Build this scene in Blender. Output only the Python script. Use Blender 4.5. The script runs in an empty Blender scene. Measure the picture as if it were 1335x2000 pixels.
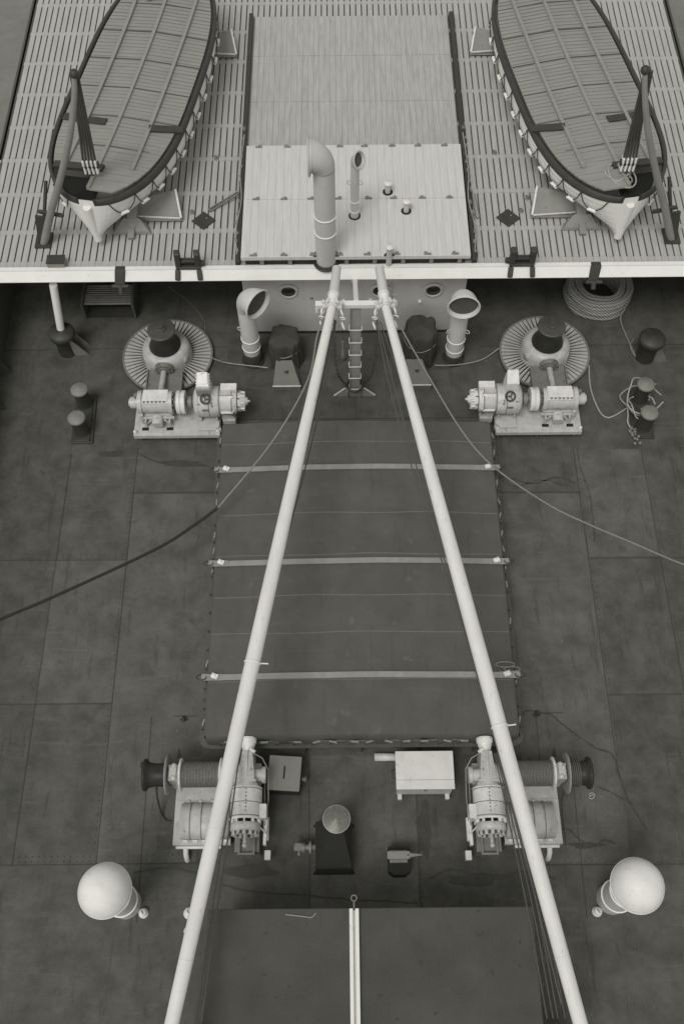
import bpy, math, random
from mathutils import Vector, Matrix
random.seed(7)
C = bpy.context.scene
COL = C.collection
PI = math.pi
R = math.radians

# ------------------------------------------------------------------ camera
CAM = Vector((-0.37, 0.0, 21.0))
PITCH = math.atan(3540 / 1900.0)            # below the horizon
ROLL = R(-0.526)
fwd = Vector((0, math.cos(PITCH), -math.sin(PITCH)))
_r0 = Vector((1, 0, 0)); _u0 = Vector((0, math.sin(PITCH), math.cos(PITCH)))
rgt = _r0 * math.cos(ROLL) + _u0 * math.sin(ROLL)
upv = _u0 * math.cos(ROLL) - _r0 * math.sin(ROLL)
cam_data = bpy.data.cameras.new('camera'); cam = bpy.data.objects.new('camera', cam_data); COL.objects.link(cam)
m3 = Matrix((rgt, upv, -fwd)).transposed()
cam.matrix_world = Matrix.Translation(CAM) @ m3.to_4x4()
cam_data.sensor_fit = 'VERTICAL'; cam_data.sensor_height = 36.0; cam_data.sensor_width = 24.0
cam_data.lens = 36.0 * 1900.0 / 2000.0
cam_data.clip_end = 2000.0
C.camera = cam

# ------------------------------------------------------------------ world, sun, exposure
SUN_EL, SUN_AZ = R(62), R(-150)             # high veiled sun behind the camera, a little to the left
w = bpy.data.worlds.new('World'); C.world = w; w.use_nodes = True
nt = w.node_tree
for n in list(nt.nodes): nt.nodes.remove(n)
sky = nt.nodes.new('ShaderNodeTexSky'); sky.sky_type = 'NISHITA'; sky.sun_disc = False
sky.sun_elevation = SUN_EL; sky.sun_rotation = SUN_AZ
hs = nt.nodes.new('ShaderNodeHueSaturation'); hs.inputs['Saturation'].default_value = 0.0
bg = nt.nodes.new('ShaderNodeBackground'); bg.inputs['Strength'].default_value = 0.125
wo = nt.nodes.new('ShaderNodeOutputWorld')
nt.links.new(sky.outputs[0], hs.inputs['Color']); nt.links.new(hs.outputs[0], bg.inputs['Color']); nt.links.new(bg.outputs[0], wo.inputs['Surface'])
sd = bpy.data.lights.new('sun', 'SUN'); sd.energy = 1.3; sd.angle = R(22); sd.color = (1.0, 0.99, 0.965)
so = bpy.data.objects.new('sun', sd); COL.objects.link(so)
sdir = Vector((math.sin(SUN_AZ) * math.cos(SUN_EL), math.cos(SUN_AZ) * math.cos(SUN_EL), math.sin(SUN_EL)))
so.rotation_euler = sdir.to_track_quat('Z', 'Y').to_euler(); so.location = (0, 10, 40)
C.view_settings.view_transform = 'Standard'; C.view_settings.look = 'None'
C.view_settings.exposure = 0.04; C.view_settings.gamma = 1.0

# ------------------------------------------------------------------ helpers
def at(px, py, z):                          # point of the plane z seen at a photo pixel (for measuring only)
    v = fwd + rgt * ((px - 667.5) / 1900.0) - upv * ((py - 1000.0) / 1900.0)
    return CAM + v * ((z - CAM.z) / v.z)

class MB:
    def __init__(s): s.v = []; s.f = []; s.sm = []; s.M = Matrix(); s.cuts = []
    def cut(s): s.cuts.append((len(s.v), len(s.f))); return s
    def add(s, vs, fs, smooth=False, M=None):
        k = len(s.v); T = s.M @ M if M is not None else s.M
        s.v += [tuple(T @ Vector(p)) for p in vs]
        s.f += [tuple(i + k for i in f) for f in fs]
        s.sm += [smooth] * len(fs); return s
    def box(s, c, d, rz=0, M=None):
        x, y, z = d[0] / 2, d[1] / 2, d[2] / 2
        vs = [(a * x, b * y, e * z) for e in (-1, 1) for b in (-1, 1) for a in (-1, 1)]
        fs = [(0, 2, 3, 1), (4, 5, 7, 6), (0, 1, 5, 4), (2, 6, 7, 3), (0, 4, 6, 2), (1, 3, 7, 5)]
        T = Matrix.Translation(c) @ Matrix.Rotation(rz, 4, 'Z')
        if M is not None: T = M @ T
        return s.add(vs, fs, False, T)
    def span(s, a, b):                      # box from corner a to corner b
        return s.box([(a[i] + b[i]) / 2 for i in range(3)], [abs(b[i] - a[i]) for i in range(3)])
    def bar(s, p, q, w_, h_, up=(0, 0, 1)):
        p, q = Vector(p), Vector(q); d = q - p; L = d.length; d.normalize()
        u = Vector(up); x = d.cross(u)
        if x.length < 1e-4: x = d.cross(Vector((1, 0, 0)))
        x.normalize(); z = x.cross(d)
        T = Matrix((x, d, z)).transposed().to_4x4(); T.translation = (p + q) / 2
        return s.box((0, 0, 0), (w_, L, h_), 0, T)
    def tube(s, pts, r, n=10, cap=True, smooth=True, closed=False):
        pts = [Vector(p) for p in pts]; N = len(pts)
        rr = r if isinstance(r, (list, tuple)) else [r] * N
        vs = []; fs = []; a = None
        for i, p in enumerate(pts):
            if closed: t = pts[(i + 1) % N] - pts[i - 1]
            else: t = pts[min(i + 1, N - 1)] - pts[max(i - 1, 0)]
            t.normalize()
            if a is None:
                a = t.cross(Vector((0, 0, 1)))
                if a.length < 0.05: a = t.cross(Vector((0, 1, 0)))
            a = a - t * a.dot(t); a.normalize(); b = t.cross(a)
            for k in range(n):
                th = 2 * PI * k / n
                vs.append(p + (a * math.cos(th) + b * math.sin(th)) * rr[i])
        for i in range(N if closed else N - 1):
            j = (i + 1) % N
            for k in range(n):
                k2 = (k + 1) % n
                fs.append((i * n + k, i * n + k2, j * n + k2, j * n + k))
        s.add(vs, fs, smooth)
        if cap and not closed:
            s.add(vs[:n], [tuple(range(n))[::-1]], False); s.add(vs[-n:], [tuple(range(n))], False)
        return s
    def lathe(s, prof, c=(0, 0, 0), n=32, M=None, smooth=True):   # prof: [(r, z)], about local z
        vs = []; fs = []
        for (r, z) in prof:
            for k in range(n):
                th = 2 * PI * k / n; vs.append((r * math.cos(th), r * math.sin(th), z))
        for i in range(len(prof) - 1):
            for k in range(n):
                k2 = (k + 1) % n; fs.append((i * n + k, i * n + k2, (i + 1) * n + k2, (i + 1) * n + k))
        T = Matrix.Translation(c)
        if M is not None: T = T @ M
        return s.add(vs, fs, smooth, T)
    def cyl(s, p, q, r, n=24, r2=None):
        p, q = Vector(p), Vector(q); d = q - p; L = d.length
        M = d.to_track_quat('Z', 'Y').to_matrix().to_4x4(); r2 = r if r2 is None else r2
        T = Matrix.Translation(p) @ M
        vs = [(r * math.cos(2 * PI * k / n), r * math.sin(2 * PI * k / n), 0) for k in range(n)] + [(r2 * math.cos(2 * PI * k / n), r2 * math.sin(2 * PI * k / n), L) for k in range(n)]
        s.add(vs, [(k, (k + 1) % n, n + (k + 1) % n, n + k) for k in range(n)], True, T)
        s.add(vs, [tuple(range(n))[::-1], tuple(range(n, 2 * n))], False, T); return s
    def torus(s, c, RR, r, axis=(0, 0, 1), n=32, m=8, sx=1.0):
        M = Vector(axis).to_track_quat('Z', 'Y').to_matrix().to_4x4(); M.translation = c
        pts = [M @ Vector((RR * math.cos(2 * PI * k / n) * sx, RR * math.sin(2 * PI * k / n), 0)) for k in range(n)]
        return s.tube(pts, r, m, closed=True)
    def ball(s, c, r, n=12, sz=1.0):
        prof = [(r * math.sin(PI * i / n) + 1e-5, -r * sz * math.cos(PI * i / n)) for i in range(n + 1)]
        return s.lathe(prof, c, n * 2)
    def prism(s, poly, z0, z1, M=None):
        n = len(poly)
        vs = [(x, y, z0) for x, y in poly] + [(x, y, z1) for x, y in poly]
        fs = [tuple(range(n))[::-1], tuple(range(n, 2 * n))] + [(k, (k + 1) % n, n + (k + 1) % n, n + k) for k in range(n)]
        return s.add(vs, fs, False, M)
    def wedge(s, base, top):                # two quads (same winding, ccw from above)
        return s.add(list(base) + list(top), [(3, 2, 1, 0), (4, 5, 6, 7)] + [(k, (k + 1) % 4, 4 + (k + 1) % 4, 4 + k) for k in range(4)])
    def build(s, name, m, parent=None, bevel=0.0, seg=2):
        me = bpy.data.meshes.new(name)
        me.from_pydata(s.v, [], s.f); me.update()
        me.polygons.foreach_set('use_smooth', s.sm)
        me.materials.append(m)
        o = bpy.data.objects.new(name, me); COL.objects.link(o)
        if parent is not None: o.parent = parent
        if bevel > 0:
            b = o.modifiers.new('bevel', 'BEVEL'); b.width = bevel; b.segments = seg; b.limit_method = 'ANGLE'; b.angle_limit = R(50)
        return o

def each(b, name, m, parent, bevel=0.0):    # one object per piece: pieces end where cut() was called
    v0 = f0 = 0; out = []
    if not b.cuts or b.cuts[-1][1] < len(b.f): b.cut()
    for v1, f1 in b.cuts:
        p = MB(); p.v = b.v[v0:v1]; p.f = [tuple(i - v0 for i in f) for f in b.f[f0:f1]]; p.sm = b.sm[f0:f1]
        if p.f: out.append(p.build(name, m, parent, bevel))
        v0, f0 = v1, f1
    return out

def tag(o, label=None, cat=None, group=None, kind=None):
    if label: o['label'] = label
    if cat: o['category'] = cat
    if group: o['group'] = group
    if kind: o['kind'] = kind
    return o
def thing(name, label, cat, loc=(0, 0, 0), group=None):
    o = bpy.data.objects.new(name, None); COL.objects.link(o); o.location = loc
    o.empty_display_size = 0.2
    return tag(o, label, cat, group)
def dup(root, loc, label, rz=0.0, mirror=False):
    r = root.copy(); COL.objects.link(r); r.location = loc; r.rotation_euler = (0, 0, rz)
    if mirror: r.scale = (-1, 1, 1)
    r['label'] = label
    for ch in list(root.children):
        c = ch.copy(); COL.objects.link(c); c.parent = r
        for g in list(ch.children):
            d = g.copy(); COL.objects.link(d); d.parent = c
    return r
def smooth_path(pts, sub=6):                # Catmull-Rom through the points
    P = [Vector(p) for p in pts]; P = [P[0] * 2 - P[1]] + P + [P[-1] * 2 - P[-2]]
    out = []
    for i in range(1, len(P) - 2):
        for k in range(sub):
            t = k / sub
            out.append(0.5 * ((2 * P[i]) + (P[i + 1] - P[i - 1]) * t + (2 * P[i - 1] - 5 * P[i] + 4 * P[i + 1] - P[i + 2]) * t * t + (3 * P[i] - P[i - 1] - 3 * P[i + 1] + P[i + 2]) * t ** 3))
    out.append(P[-2]); return out

# ------------------------------------------------------------------ materials (a black-and-white print: every tone is a warm grey)
def grey(v): return (v, v * 0.985, v * (0.80 + 0.12 * min(1.0, v / 0.4)), 1)
def mat(name, v, rough=0.6, amp=0.18, scale=3.0, fine=40.0, spots=0.0, spotv=0.4, spotscale=6.0, metal=0.0, bump=0.12, stretch=None, spec=0.35, scuff=0.0):
    m = bpy.data.materials.new(name); m.use_nodes = True; t = m.node_tree; N = t.nodes; L = t.links
    b = N['Principled BSDF']; b.inputs['Metallic'].default_value = metal
    b.inputs['Specular IOR Level'].default_value = spec
    tc = N.new('ShaderNodeTexCoord'); src = tc.outputs['Object']
    if stretch:
        mp = N.new('ShaderNodeMapping'); mp.inputs['Scale'].default_value = stretch; L.new(src, mp.inputs[0]); src = mp.outputs[0]
    n1 = N.new('ShaderNodeTexNoise'); n1.inputs['Scale'].default_value = scale; n1.inputs['Detail'].default_value = 7; n1.inputs['Roughness'].default_value = 0.62
    n2 = N.new('ShaderNodeTexNoise'); n2.inputs['Scale'].default_value = fine; n2.inputs['Detail'].default_value = 3
    L.new(src, n1.inputs['Vector']); L.new(src, n2.inputs['Vector'])
    mx = N.new('ShaderNodeMath'); mx.operation = 'MULTIPLY_ADD'; mx.inputs[1].default_value = 0.65
    m2 = N.new('ShaderNodeMath'); m2.operation = 'MULTIPLY'; m2.inputs[1].default_value = 0.35
    L.new(n2.outputs[0], m2.inputs[0]); L.new(n1.outputs[0], mx.inputs[0]); L.new(m2.outputs[0], mx.inputs[2])
    rp = N.new('ShaderNodeValToRGB'); rp.color_ramp.elements[0].position = 0.3; rp.color_ramp.elements[1].position = 0.7
    rp.color_ramp.elements[0].color = grey(v * (1 - amp)); rp.color_ramp.elements[1].color = grey(v * (1 + amp))
    L.new(mx.outputs[0], rp.inputs[0]); out = rp.outputs[0]
    if spots > 0:
        n3 = N.new('ShaderNodeTexNoise'); n3.inputs['Scale'].default_value = spotscale; n3.inputs['Detail'].default_value = 5; L.new(src, n3.inputs['Vector'])
        r3 = N.new('ShaderNodeValToRGB'); r3.color_ramp.elements[0].position = 0.72 - spots * 0.2; r3.color_ramp.elements[1].position = 0.78 - spots * 0.1
        L.new(n3.outputs[0], r3.inputs[0])
        mc = N.new('ShaderNodeMixRGB'); mc.inputs[2].default_value = grey(v * spotv); L.new(r3.outputs[0], mc.inputs[0]); L.new(out, mc.inputs[1]); out = mc.outputs[0]
    for si, (sc_, lo_, fac) in enumerate(((( .9, 6.0, 1.0), 0.58, 1.4), ((5.0, .7, 1.0), 0.57, 0.55), ((9.0, 8.0, 1.0), 0.63, 1.9), ((3.0, 2.6, 1.0), 0.6, .6)) if scuff > 0 else ()):
        mp = N.new('ShaderNodeMapping'); mp.inputs['Scale'].default_value = sc_; mp.inputs['Rotation'].default_value = (0, 0, .35 * si); mp.inputs['Location'].default_value = (3.1 * si, 1.7 * si, .4); L.new(tc.outputs['Object'], mp.inputs[0])
        ns = N.new('ShaderNodeTexNoise'); ns.inputs['Scale'].default_value = 1.0; ns.inputs['Detail'].default_value = 6; ns.inputs['Roughness'].default_value = .7; L.new(mp.outputs[0], ns.inputs['Vector'])
        rs = N.new('ShaderNodeMapRange'); rs.inputs[1].default_value = lo_; rs.inputs[2].default_value = lo_ + .09; rs.inputs[4].default_value = scuff; L.new(ns.outputs[0], rs.inputs[0])
        mc = N.new('ShaderNodeMixRGB'); mc.inputs[2].default_value = grey(v * fac); L.new(rs.outputs[0], mc.inputs[0]); L.new(out, mc.inputs[1]); out = mc.outputs[0]
    L.new(out, b.inputs['Base Color'])
    rr = N.new('ShaderNodeMapRange'); rr.inputs[3].default_value = max(0.05, rough - 0.12); rr.inputs[4].default_value = min(1, rough + 0.12)
    L.new(n1.outputs[0], rr.inputs[0]); L.new(rr.outputs[0], b.inputs['Roughness'])
    if bump > 0:
        bp = N.new('ShaderNodeBump'); bp.inputs['Strength'].default_value = bump; bp.inputs['Distance'].default_value = 0.02
        L.new(mx.outputs[0], bp.inputs['Height']); L.new(bp.outputs[0], b.inputs['Normal'])
    return m

def twist(m, scale):                        # lay of the rope's strands: diagonal bands
    t = m.node_tree; N = t.nodes; L = t.links; b = N['Principled BSDF']
    tc = N.new('ShaderNodeTexCoord'); wv = N.new('ShaderNodeTexWave'); wv.bands_direction = 'DIAGONAL'
    wv.inputs['Scale'].default_value = scale; wv.inputs['Distortion'].default_value = 1.5; wv.inputs['Detail'].default_value = 1
    L.new(tc.outputs['Object'], wv.inputs['Vector'])
    old = b.inputs['Base Color'].links[0].from_socket
    rp = N.new('ShaderNodeValToRGB'); rp.color_ramp.elements[0].color = (.35, .35, .35, 1); rp.color_ramp.elements[1].color = (1, 1, 1, 1)
    mc = N.new('ShaderNodeMixRGB'); mc.blend_type = 'MULTIPLY'; mc.inputs[0].default_value = 1.0
    L.new(wv.outputs[0], rp.inputs[0]); L.new(old, mc.inputs[1]); L.new(rp.outputs[0], mc.inputs[2]); L.new(mc.outputs[0], b.inputs['Base Color'])
    return m

M = {}
M['deck'] = mat('deck_paint', 0.086, 0.78, 0.5, 1.8, 48, spots=0.55, spotv=0.72, spotscale=1.1, bump=0.3, scuff=0.55)
M['platea'] = mat('deck_plate_paint', 0.102, 0.78, 0.48, 1.5, 44, spots=0.5, spotv=0.75, spotscale=1.7, bump=0.3, scuff=0.55)
M['plateb'] = mat('deck_plate_worn', 0.078, 0.78, 0.5, 2.1, 44, spots=0.6, spotv=0.72, spotscale=1.4, bump=0.3, scuff=0.55)
M['seam'] = mat('deck_seam', 0.06, 0.8, 0.2, 5)
M['rivet'] = mat('rivet_steel', 0.05, 0.6)
M['wet'] = mat('wet_steel', 0.058, 0.62, 0.3, 3, spec=0.25)
M['tarp'] = mat('hatch_tarpaulin', 0.095, 0.92, 0.22, 1.3, 90, spots=0.35, spotv=1.3, spotscale=3, bump=0.3, scuff=0.25)
M['tarpseam'] = mat('tarpaulin_seam', 0.14, 0.85, 0.2, 6)
M['tarpdark'] = mat('dark_canvas', 0.06, 0.9, 0.25, 4, 60, bump=0.4)
M['roofdark'] = mat('roof_paint', 0.07, 0.85, 0.3, 1.2, 40, spots=0.4, spotv=0.7, bump=0.2)
M['drumwire'] = mat('drum_wire', 0.16, 0.5, 0.5, 30, 150, bump=0.3, spec=0.5)
M['coaming'] = mat('coaming_paint', 0.1, 0.6, 0.25, 4, 50, spots=0.4, spotv=0.6, bump=0.15)
M['white'] = mat('white_paint', 0.76, 0.45, 0.06, 2.2, 30, spots=0.12, spotv=0.75, bump=0.05)
M['capwhite'] = mat('weathered_white', 0.74, 0.5, 0.09, 3, 30, spots=0.4, spotv=0.8, spotscale=7, bump=0.12)
M['boom'] = mat('boom_paint', 0.69, 0.45, 0.1, 1.6, 24, spots=0.3, spotv=0.7, spotscale=4, bump=0.06, stretch=(3, .7, 3))
M['cream'] = mat('ventilator_paint', 0.58, 0.45, 0.08, 2.5, 30, spots=0.15, spotv=0.75, bump=0.05)
M['mach'] = mat('machine_paint', 0.48, 0.34, 0.24, 5, 60, spots=0.5, spotv=0.5, spotscale=9, bump=0.15)
M['machdark'] = mat('machine_paint_grey', 0.2, 0.5, 0.25, 4, 50, spots=0.4, spotv=0.5, bump=0.15)
M['machlight'] = mat('machine_paint_pale', 0.68, 0.34, 0.2, 6, 60, spots=0.45, spotv=0.5, spotscale=11, bump=0.12)
M['bulk'] = mat('bulkhead_paint', 0.5, 0.5, 0.10, 1.4, 30, spots=0.25, spotv=0.7, bump=0.06)
M['black'] = mat('black_iron', 0.048, 0.5, 0.3, 5, 50, bump=0.15)
M['drum'] = mat('worn_drum', 0.03, 0.45, 0.5, 4, 50, bump=0.1, spec=0.25)
M['drumcap'] = mat('worn_cap', 0.075, 0.45, 0.3, 5, 50)
M['hole'] = mat('dark_opening', 0.018, 0.9, 0.1)
M['glass'] = mat('porthole_glass', 0.02, 0.1, 0.1, spec=0.5, bump=0)
M['plank'] = mat('deck_planks', 0.41, 0.75, 0.16, 2.0, 30, spots=0.2, spotv=0.75, bump=0.2, stretch=(5, .6, 2))
M['caulk'] = mat('deck_caulk', 0.085, 0.8, 0.2, 6)
M['cover'] = mat('cover_boards', 0.57, 0.7, 0.12, 1.6, 40, spots=0.25, spotv=0.8, spotscale=3, bump=0.15, stretch=(6, .7, 2))
M['oldboard'] = mat('weathered_boards', 0.4, 0.75, 0.22, 2.0, 40, spots=0.3, spotv=0.75, spotscale=3, bump=0.15, stretch=(6, .7, 2))
M['boatwood'] = mat('boat_cover_boards', 0.27, 0.75, 0.18, 2.0, 40, spots=0.2, spotv=0.7, bump=0.2, stretch=(.7, 6, 2))
M['batten'] = mat('boat_batten', 0.3, 0.7, 0.15, 3)
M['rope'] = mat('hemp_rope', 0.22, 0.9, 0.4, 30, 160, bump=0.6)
M['ropelight'] = mat('manila_rope', 0.38, 0.9, 0.4, 30, 160, bump=0.6)
M['hawser'] = twist(mat('hawser_rope', 0.42, 0.9, 0.3, 20, 120, bump=0.5), 7)
M['tar'] = mat('near_black', 0.028, 0.9, 0.45, 30, 160, bump=0.6)
M['wire'] = mat('wire_rope', 0.1, 0.6, 0.4, 40, 200, bump=0.4)
M['barsteel'] = mat('bar_steel', 0.26, 0.5, 0.18, 4, 60, spots=0.3, spotv=0.6, bump=0.1)
M['chest'] = mat('chest_paint', 0.66, 0.55, 0.14, 3, 50, spots=0.35, spotv=0.72, spotscale=5, bump=0.1)
M['zinc'] = mat('galvanised_sheet', 0.16, 0.36, 0.4, 5, 40, metal=0.3, spots=0.2, spotv=0.6, bump=0.05)
M['greypaint'] = mat('grey_paint', 0.24, 0.55, 0.14, 3, 40, spots=0.2, spotv=0.7, bump=0.08)
M['slat'] = mat('grating_slats', 0.42, 0.55, 0.2, 5, 50, spots=0.3, spotv=0.6, bump=0.1)
M['plategrey'] = mat('plate_paint', 0.16, 0.6, 0.2, 4, 40, spots=0.4, spotv=0.7, bump=0.1)
M['postgrey'] = mat('crutch_paint', 0.32, 0.55, 0.14, 3, 40, spots=0.2, spotv=0.7, bump=0.08)
M['sea'] = mat('sea_water', 0.2, 0.15, 0.2, 0.3, 2.5, bump=0.6, spec=0.5)
M['hull'] = mat('hull_paint', 0.08, 0.5, 0.2, 0.6)

# ------------------------------------------------------------------ the setting: sea, hull, decks
D = 2.78                                    # boat deck planking
MB().add([(-400, -400, -7), (400, -400, -7), (400, 400, -7), (-400, 400, -7)], [(0, 1, 2, 3)]).build('sea', M['sea'])['kind'] = 'structure'
for s in (-1, 1):
    b = MB()
    b.span((s * 9.4, -5, -7.5), (s * 9.46, 16.4, 1.15)); b.span((s * 9.32, -5, 1.154), (s * 9.56, 16.4, 1.22))
    b.span((s * 9.4, 16.404, -7.5), (s * 9.46, 44, 2.66))
    for k in range(18): b.prism([(0, 0), (0.32, 0), (0, 1.05)], -0.012, 0.012, Matrix.Translation((s * 9.398, -4 + k * 1.15, 0)) @ (Matrix.Rotation(PI if s > 0 else 0, 4, 'Z') @ Matrix.Rotation(PI / 2, 4, 'X')))
    tag(b.build('ship_side', M['hull']), 'dark steel ship side with bulwark along the %s edge of the main deck' % ('left' if s < 0 else 'right'), 'ship side')
dk = MB().span((-9.4, -5, -0.12), (9.4, 44, 0)).build('main_deck', M['deck']); dk['kind'] = 'structure'

# plates lapped on the deck in slightly different tones
for nm, ky, rects in (('deck_plate', 'platea', [(-5.5, 3.14, -3.44, 11.84), (3.44, 3.05, 5.48, 11.76), (-1.1, 2.1, 1.14, 5.3), (-7.2, 6.52, -5.52, 10.02), (5.52, 10.0, 7.2, 13.0)]),
                      ('worn_deck_plate', 'plateb', [(-9.38, 3.13, -7.22, 6.48), (5.52, 3.05, 7.2, 6.58), (-3.4, 14.02, 0.0, 16.7), (-9.38, 10.06, -7.22, 16.28), (7.22, 6.62, 9.38, 9.92), (1.16, 2.1, 3.42, 5.3)])):
    bb = MB()
    for (xa, ya, xb, yb) in rects: bb.add([(xa, ya, .004), (xb, ya, .004), (xb, yb, .004), (xa, yb, .004)], [(0, 1, 2, 3)])
    bb.build(nm, M[ky])['kind'] = 'structure'
# plate seams and rivets on the main deck
b = MB()
def seam(p, q, w_=0.014): b.bar((p[0], p[1], 0.006), (q[0], q[1], 0.006), w_, 0.012)
seam((-5.54, 13.2), (-5.48, 3.0)); seam((5.5, 13.1), (5.48, 5.0)); seam((-9.4, 10.05), (-5.5, 10.02)); seam((5.5, 9.96), (9.4, 9.94))
seam((-5.52, 11.86), (-3.52, 11.85), 0.045); seam((3.5, 11.78), (5.5, 11.76), 0.045)
seam((-1.13, 5.2), (-1.09, 2.1), 0.025); seam((1.15, 5.2), (1.13, 2.1), 0.025)
seam((-9.4, 3.1), (-2.93, 3.12)); seam((3.58, 3.02), (9.4, 3.0)); seam((-4.6, 6.2), (-4.55, 2.0)); seam((4.5, 5.2), (4.45, 2.0)); seam((-4.1, 6.2), (-3.6, 6.2)); seam((3.86, 6.2), (4.45, 6.2))
seam((3.85, 6.2), (3.8, 2.9)); seam((-9.4, 16.3), (-3.4, 16.35), .015); seam((3.4, 16.3), (9.4, 16.3), .015); seam((-3.4, 14.0), (3.4, 14.0), .015); seam((0, 16.7), (0.02, 13.4), 0.012)
seam((-7.2, 13), (-7.2, 3.1), .014); seam((7.2, 13), (7.2, 3.0), .014); seam((-9.4, 6.5), (-5.5, 6.5), .014); seam((5.5, 6.6), (9.4, 6.6), .014)
b.build('deck_seams', M['seam'])['kind'] = 'structure'
b = MB()
def rivets(p, q, pitch=0.11, r=0.014):
    p, q = Vector((p[0], p[1], 0)), Vector((q[0], q[1], 0)); n = int((q - p).length / pitch)
    for i in range(n + 1):
        c = p.lerp(q, i / n)
        b.lathe([(r, 0.0), (r * 0.75, 0.008), (0.001, 0.012)], c, 6, smooth=True)
for o_ in (0.06, 0.16): rivets((-9.3, 3.1 + o_), (-3.0, 3.12 + o_), 0.13); 
for o_ in (0.06, 0.15): rivets((-5.5, 10.03 + o_), (-9.3, 10.05 + o_), 0.14)
rivets((-1.07, 5.1), (-1.04, 2.2)); rivets((1.2, 5.0), (1.18, 2.2)); rivets((-1.0, 4.72), (1.1, 4.72), 0.14); rivets((-2.0, 2.62), (1.1, 2.62), 0.18)
rivets((3.7, 3.08), (9.3, 3.06), 0.14); rivets((5.56, 13), (5.55, 5), 0.14); rivets((-5.6, 13), (-5.55, 3.4), 0.14); rivets((-4.3, 2.42), (-2.9, 2.45), 0.15)
b.build('deck_rivets', M['rivet'])['kind'] = 'structure'

# wet patches and trickles standing on the plates
def puddle(c, rx, ry, seed, n=40):
    rn = random.Random(seed); ph = [rn.uniform(0, 6.28) for _ in range(5)]; am = [rn.uniform(.06, .22) / (i + 1) ** .5 for i in range(5)]
    pts = []
    for k in range(n):
        th = 2 * PI * k / n; q = 1 + sum(am[i] * math.sin((i + 2) * th + ph[i]) for i in range(5))
        pts.append((c[0] + rx * q * math.cos(th), c[1] + ry * q * math.sin(th), 0.0))
    return pts
wetb = MB()
for i, (c, rx, ry) in enumerate([((1.28, 3.75), .16, .5), ((-6.2, 13.0), .3, .1), ((2.3, 2.75), .6, .12), ((-2.3, 2.95), .5, .14), ((4.6, 3.4), .3, .07), ((-4.4, 12.7), .6, .08)]):
    pts = puddle(c, rx, ry, i); wetb.add([(x, y, 0.0065 + 0.0006 * i) for x, y, z in pts], [tuple(range(len(pts)))])
def trickle(pts, w_=0.035, seed=1):
    rn = random.Random(seed); P = smooth_path([(x, y, 0) for x, y in pts], 10); vs = []
    for i, p in enumerate(P):
        t = (P[min(i + 1, len(P) - 1)] - P[max(i - 1, 0)]).normalized(); nn = Vector((-t.y, t.x, 0))
        j = Vector((rn.uniform(-.012, .012), rn.uniform(-.012, .012), 0)); hw = w_ * rn.uniform(.3, .8)
        vs += [tuple(p + j + nn * hw + Vector((0, 0, .011))), tuple(p + j - nn * hw + Vector((0, 0, .011)))]
    wetb.add(vs, [(2 * i, 2 * i + 1, 2 * i + 3, 2 * i + 2) for i in range(len(P) - 1)])
trickle([(4.18, 6.17), (4.45, 5.9), (4.74, 5.65), (5.1, 5.4), (5.41, 5.26), (5.5, 4.8), (5.6, 4.33)], .03, 3)
trickle([(3.9, 3.7), (4.26, 3.72), (4.5, 3.5), (4.78, 3.41), (5.0, 3.5), (5.2, 3.42)], .035, 4)
trickle([(3.4, 12.3), (3.9, 12.15), (4.4, 12.02), (5.0, 12.2), (5.45, 12.0)], .03, 5)
trickle([(-4.7, 2.95), (-4.0, 3.03), (-3.3, 2.9)], .03, 6)
trickle([(5.6, 4.33), (5.75, 4.0), (5.9, 3.7)], .03, 8)
trickle([(3.5, 12.25), (3.9, 11.95), (4.6, 12.12), (5.2, 11.95)], .022, 9)
trickle([(5.0, 4.6), (5.3, 4.45), (5.7, 4.2)], .02, 10)
trickle([(5.6, 13.1), (5.62, 12.4), (5.75, 11.6), (5.7, 10.4)], .02, 11)
trickle([(3.45, 6.1), (3.7, 6.25), (4.0, 6.2), (4.18, 6.17)], .03, 12)
trickle([(-5.5, 13.0), (-5.0, 12.75), (-4.3, 12.7), (-3.7, 12.6)], .03, 13)
trickle([(-2.9, 2.7), (-2.2, 2.55), (-1.4, 2.5), (-.4, 2.4), (.5, 2.35), (1.1, 2.3)], .03, 14)
trickle([(1.3, 2.75), (1.8, 2.95), (2.5, 2.8), (3.3, 2.9), (3.9, 2.75)], .035, 15)
for ob_ in [wetb.build('deck_wetness', M['wet'])]: ob_['kind'] = 'structure'

# boat deck: steel slab, laid planks in panels
sl = MB().span((-9.3, 16.62, D - 0.14), (9.3, 44, D - 0.045)).build('boat_deck_plating', M['caulk']); sl['kind'] = 'structure'
b = MB(); pitch = 0.168; rows = [16.88, 17.78, 17.93, 19.08, 19.23, 20.34, 20.48, 21.6, 21.74, 22.9, 23.04, 24.2, 24.34, 25.5, 25.64, 26.8, 26.94, 28.1, 28.24, 29.4, 29.54, 31.5, 31.64, 33.6, 33.74, 35.7, 35.84, 37.8, 37.94, 39.9, 40.04, 42, 42.14, 43.95]
rn = random.Random(2)
y0s = [16.66] + rows
for i in range(len(y0s) - 1):
    ya, yb = y0s[i], y0s[i + 1]; narrow = (yb - ya) < 0.3
    for k in range(-55, 55):
        x = k * pitch
        if -3.02 < x < 2.9 and ya < 21.4 and False: continue
        z = D + rn.uniform(-.004, .003)
        g = 0.003 if narrow else 0.018
        b.span((x + g, ya + 0.002, D - 0.044), (x + pitch - g, yb - 0.002, z))
b.build('boat_deck', M['plank'])['kind'] = 'structure'

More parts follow.
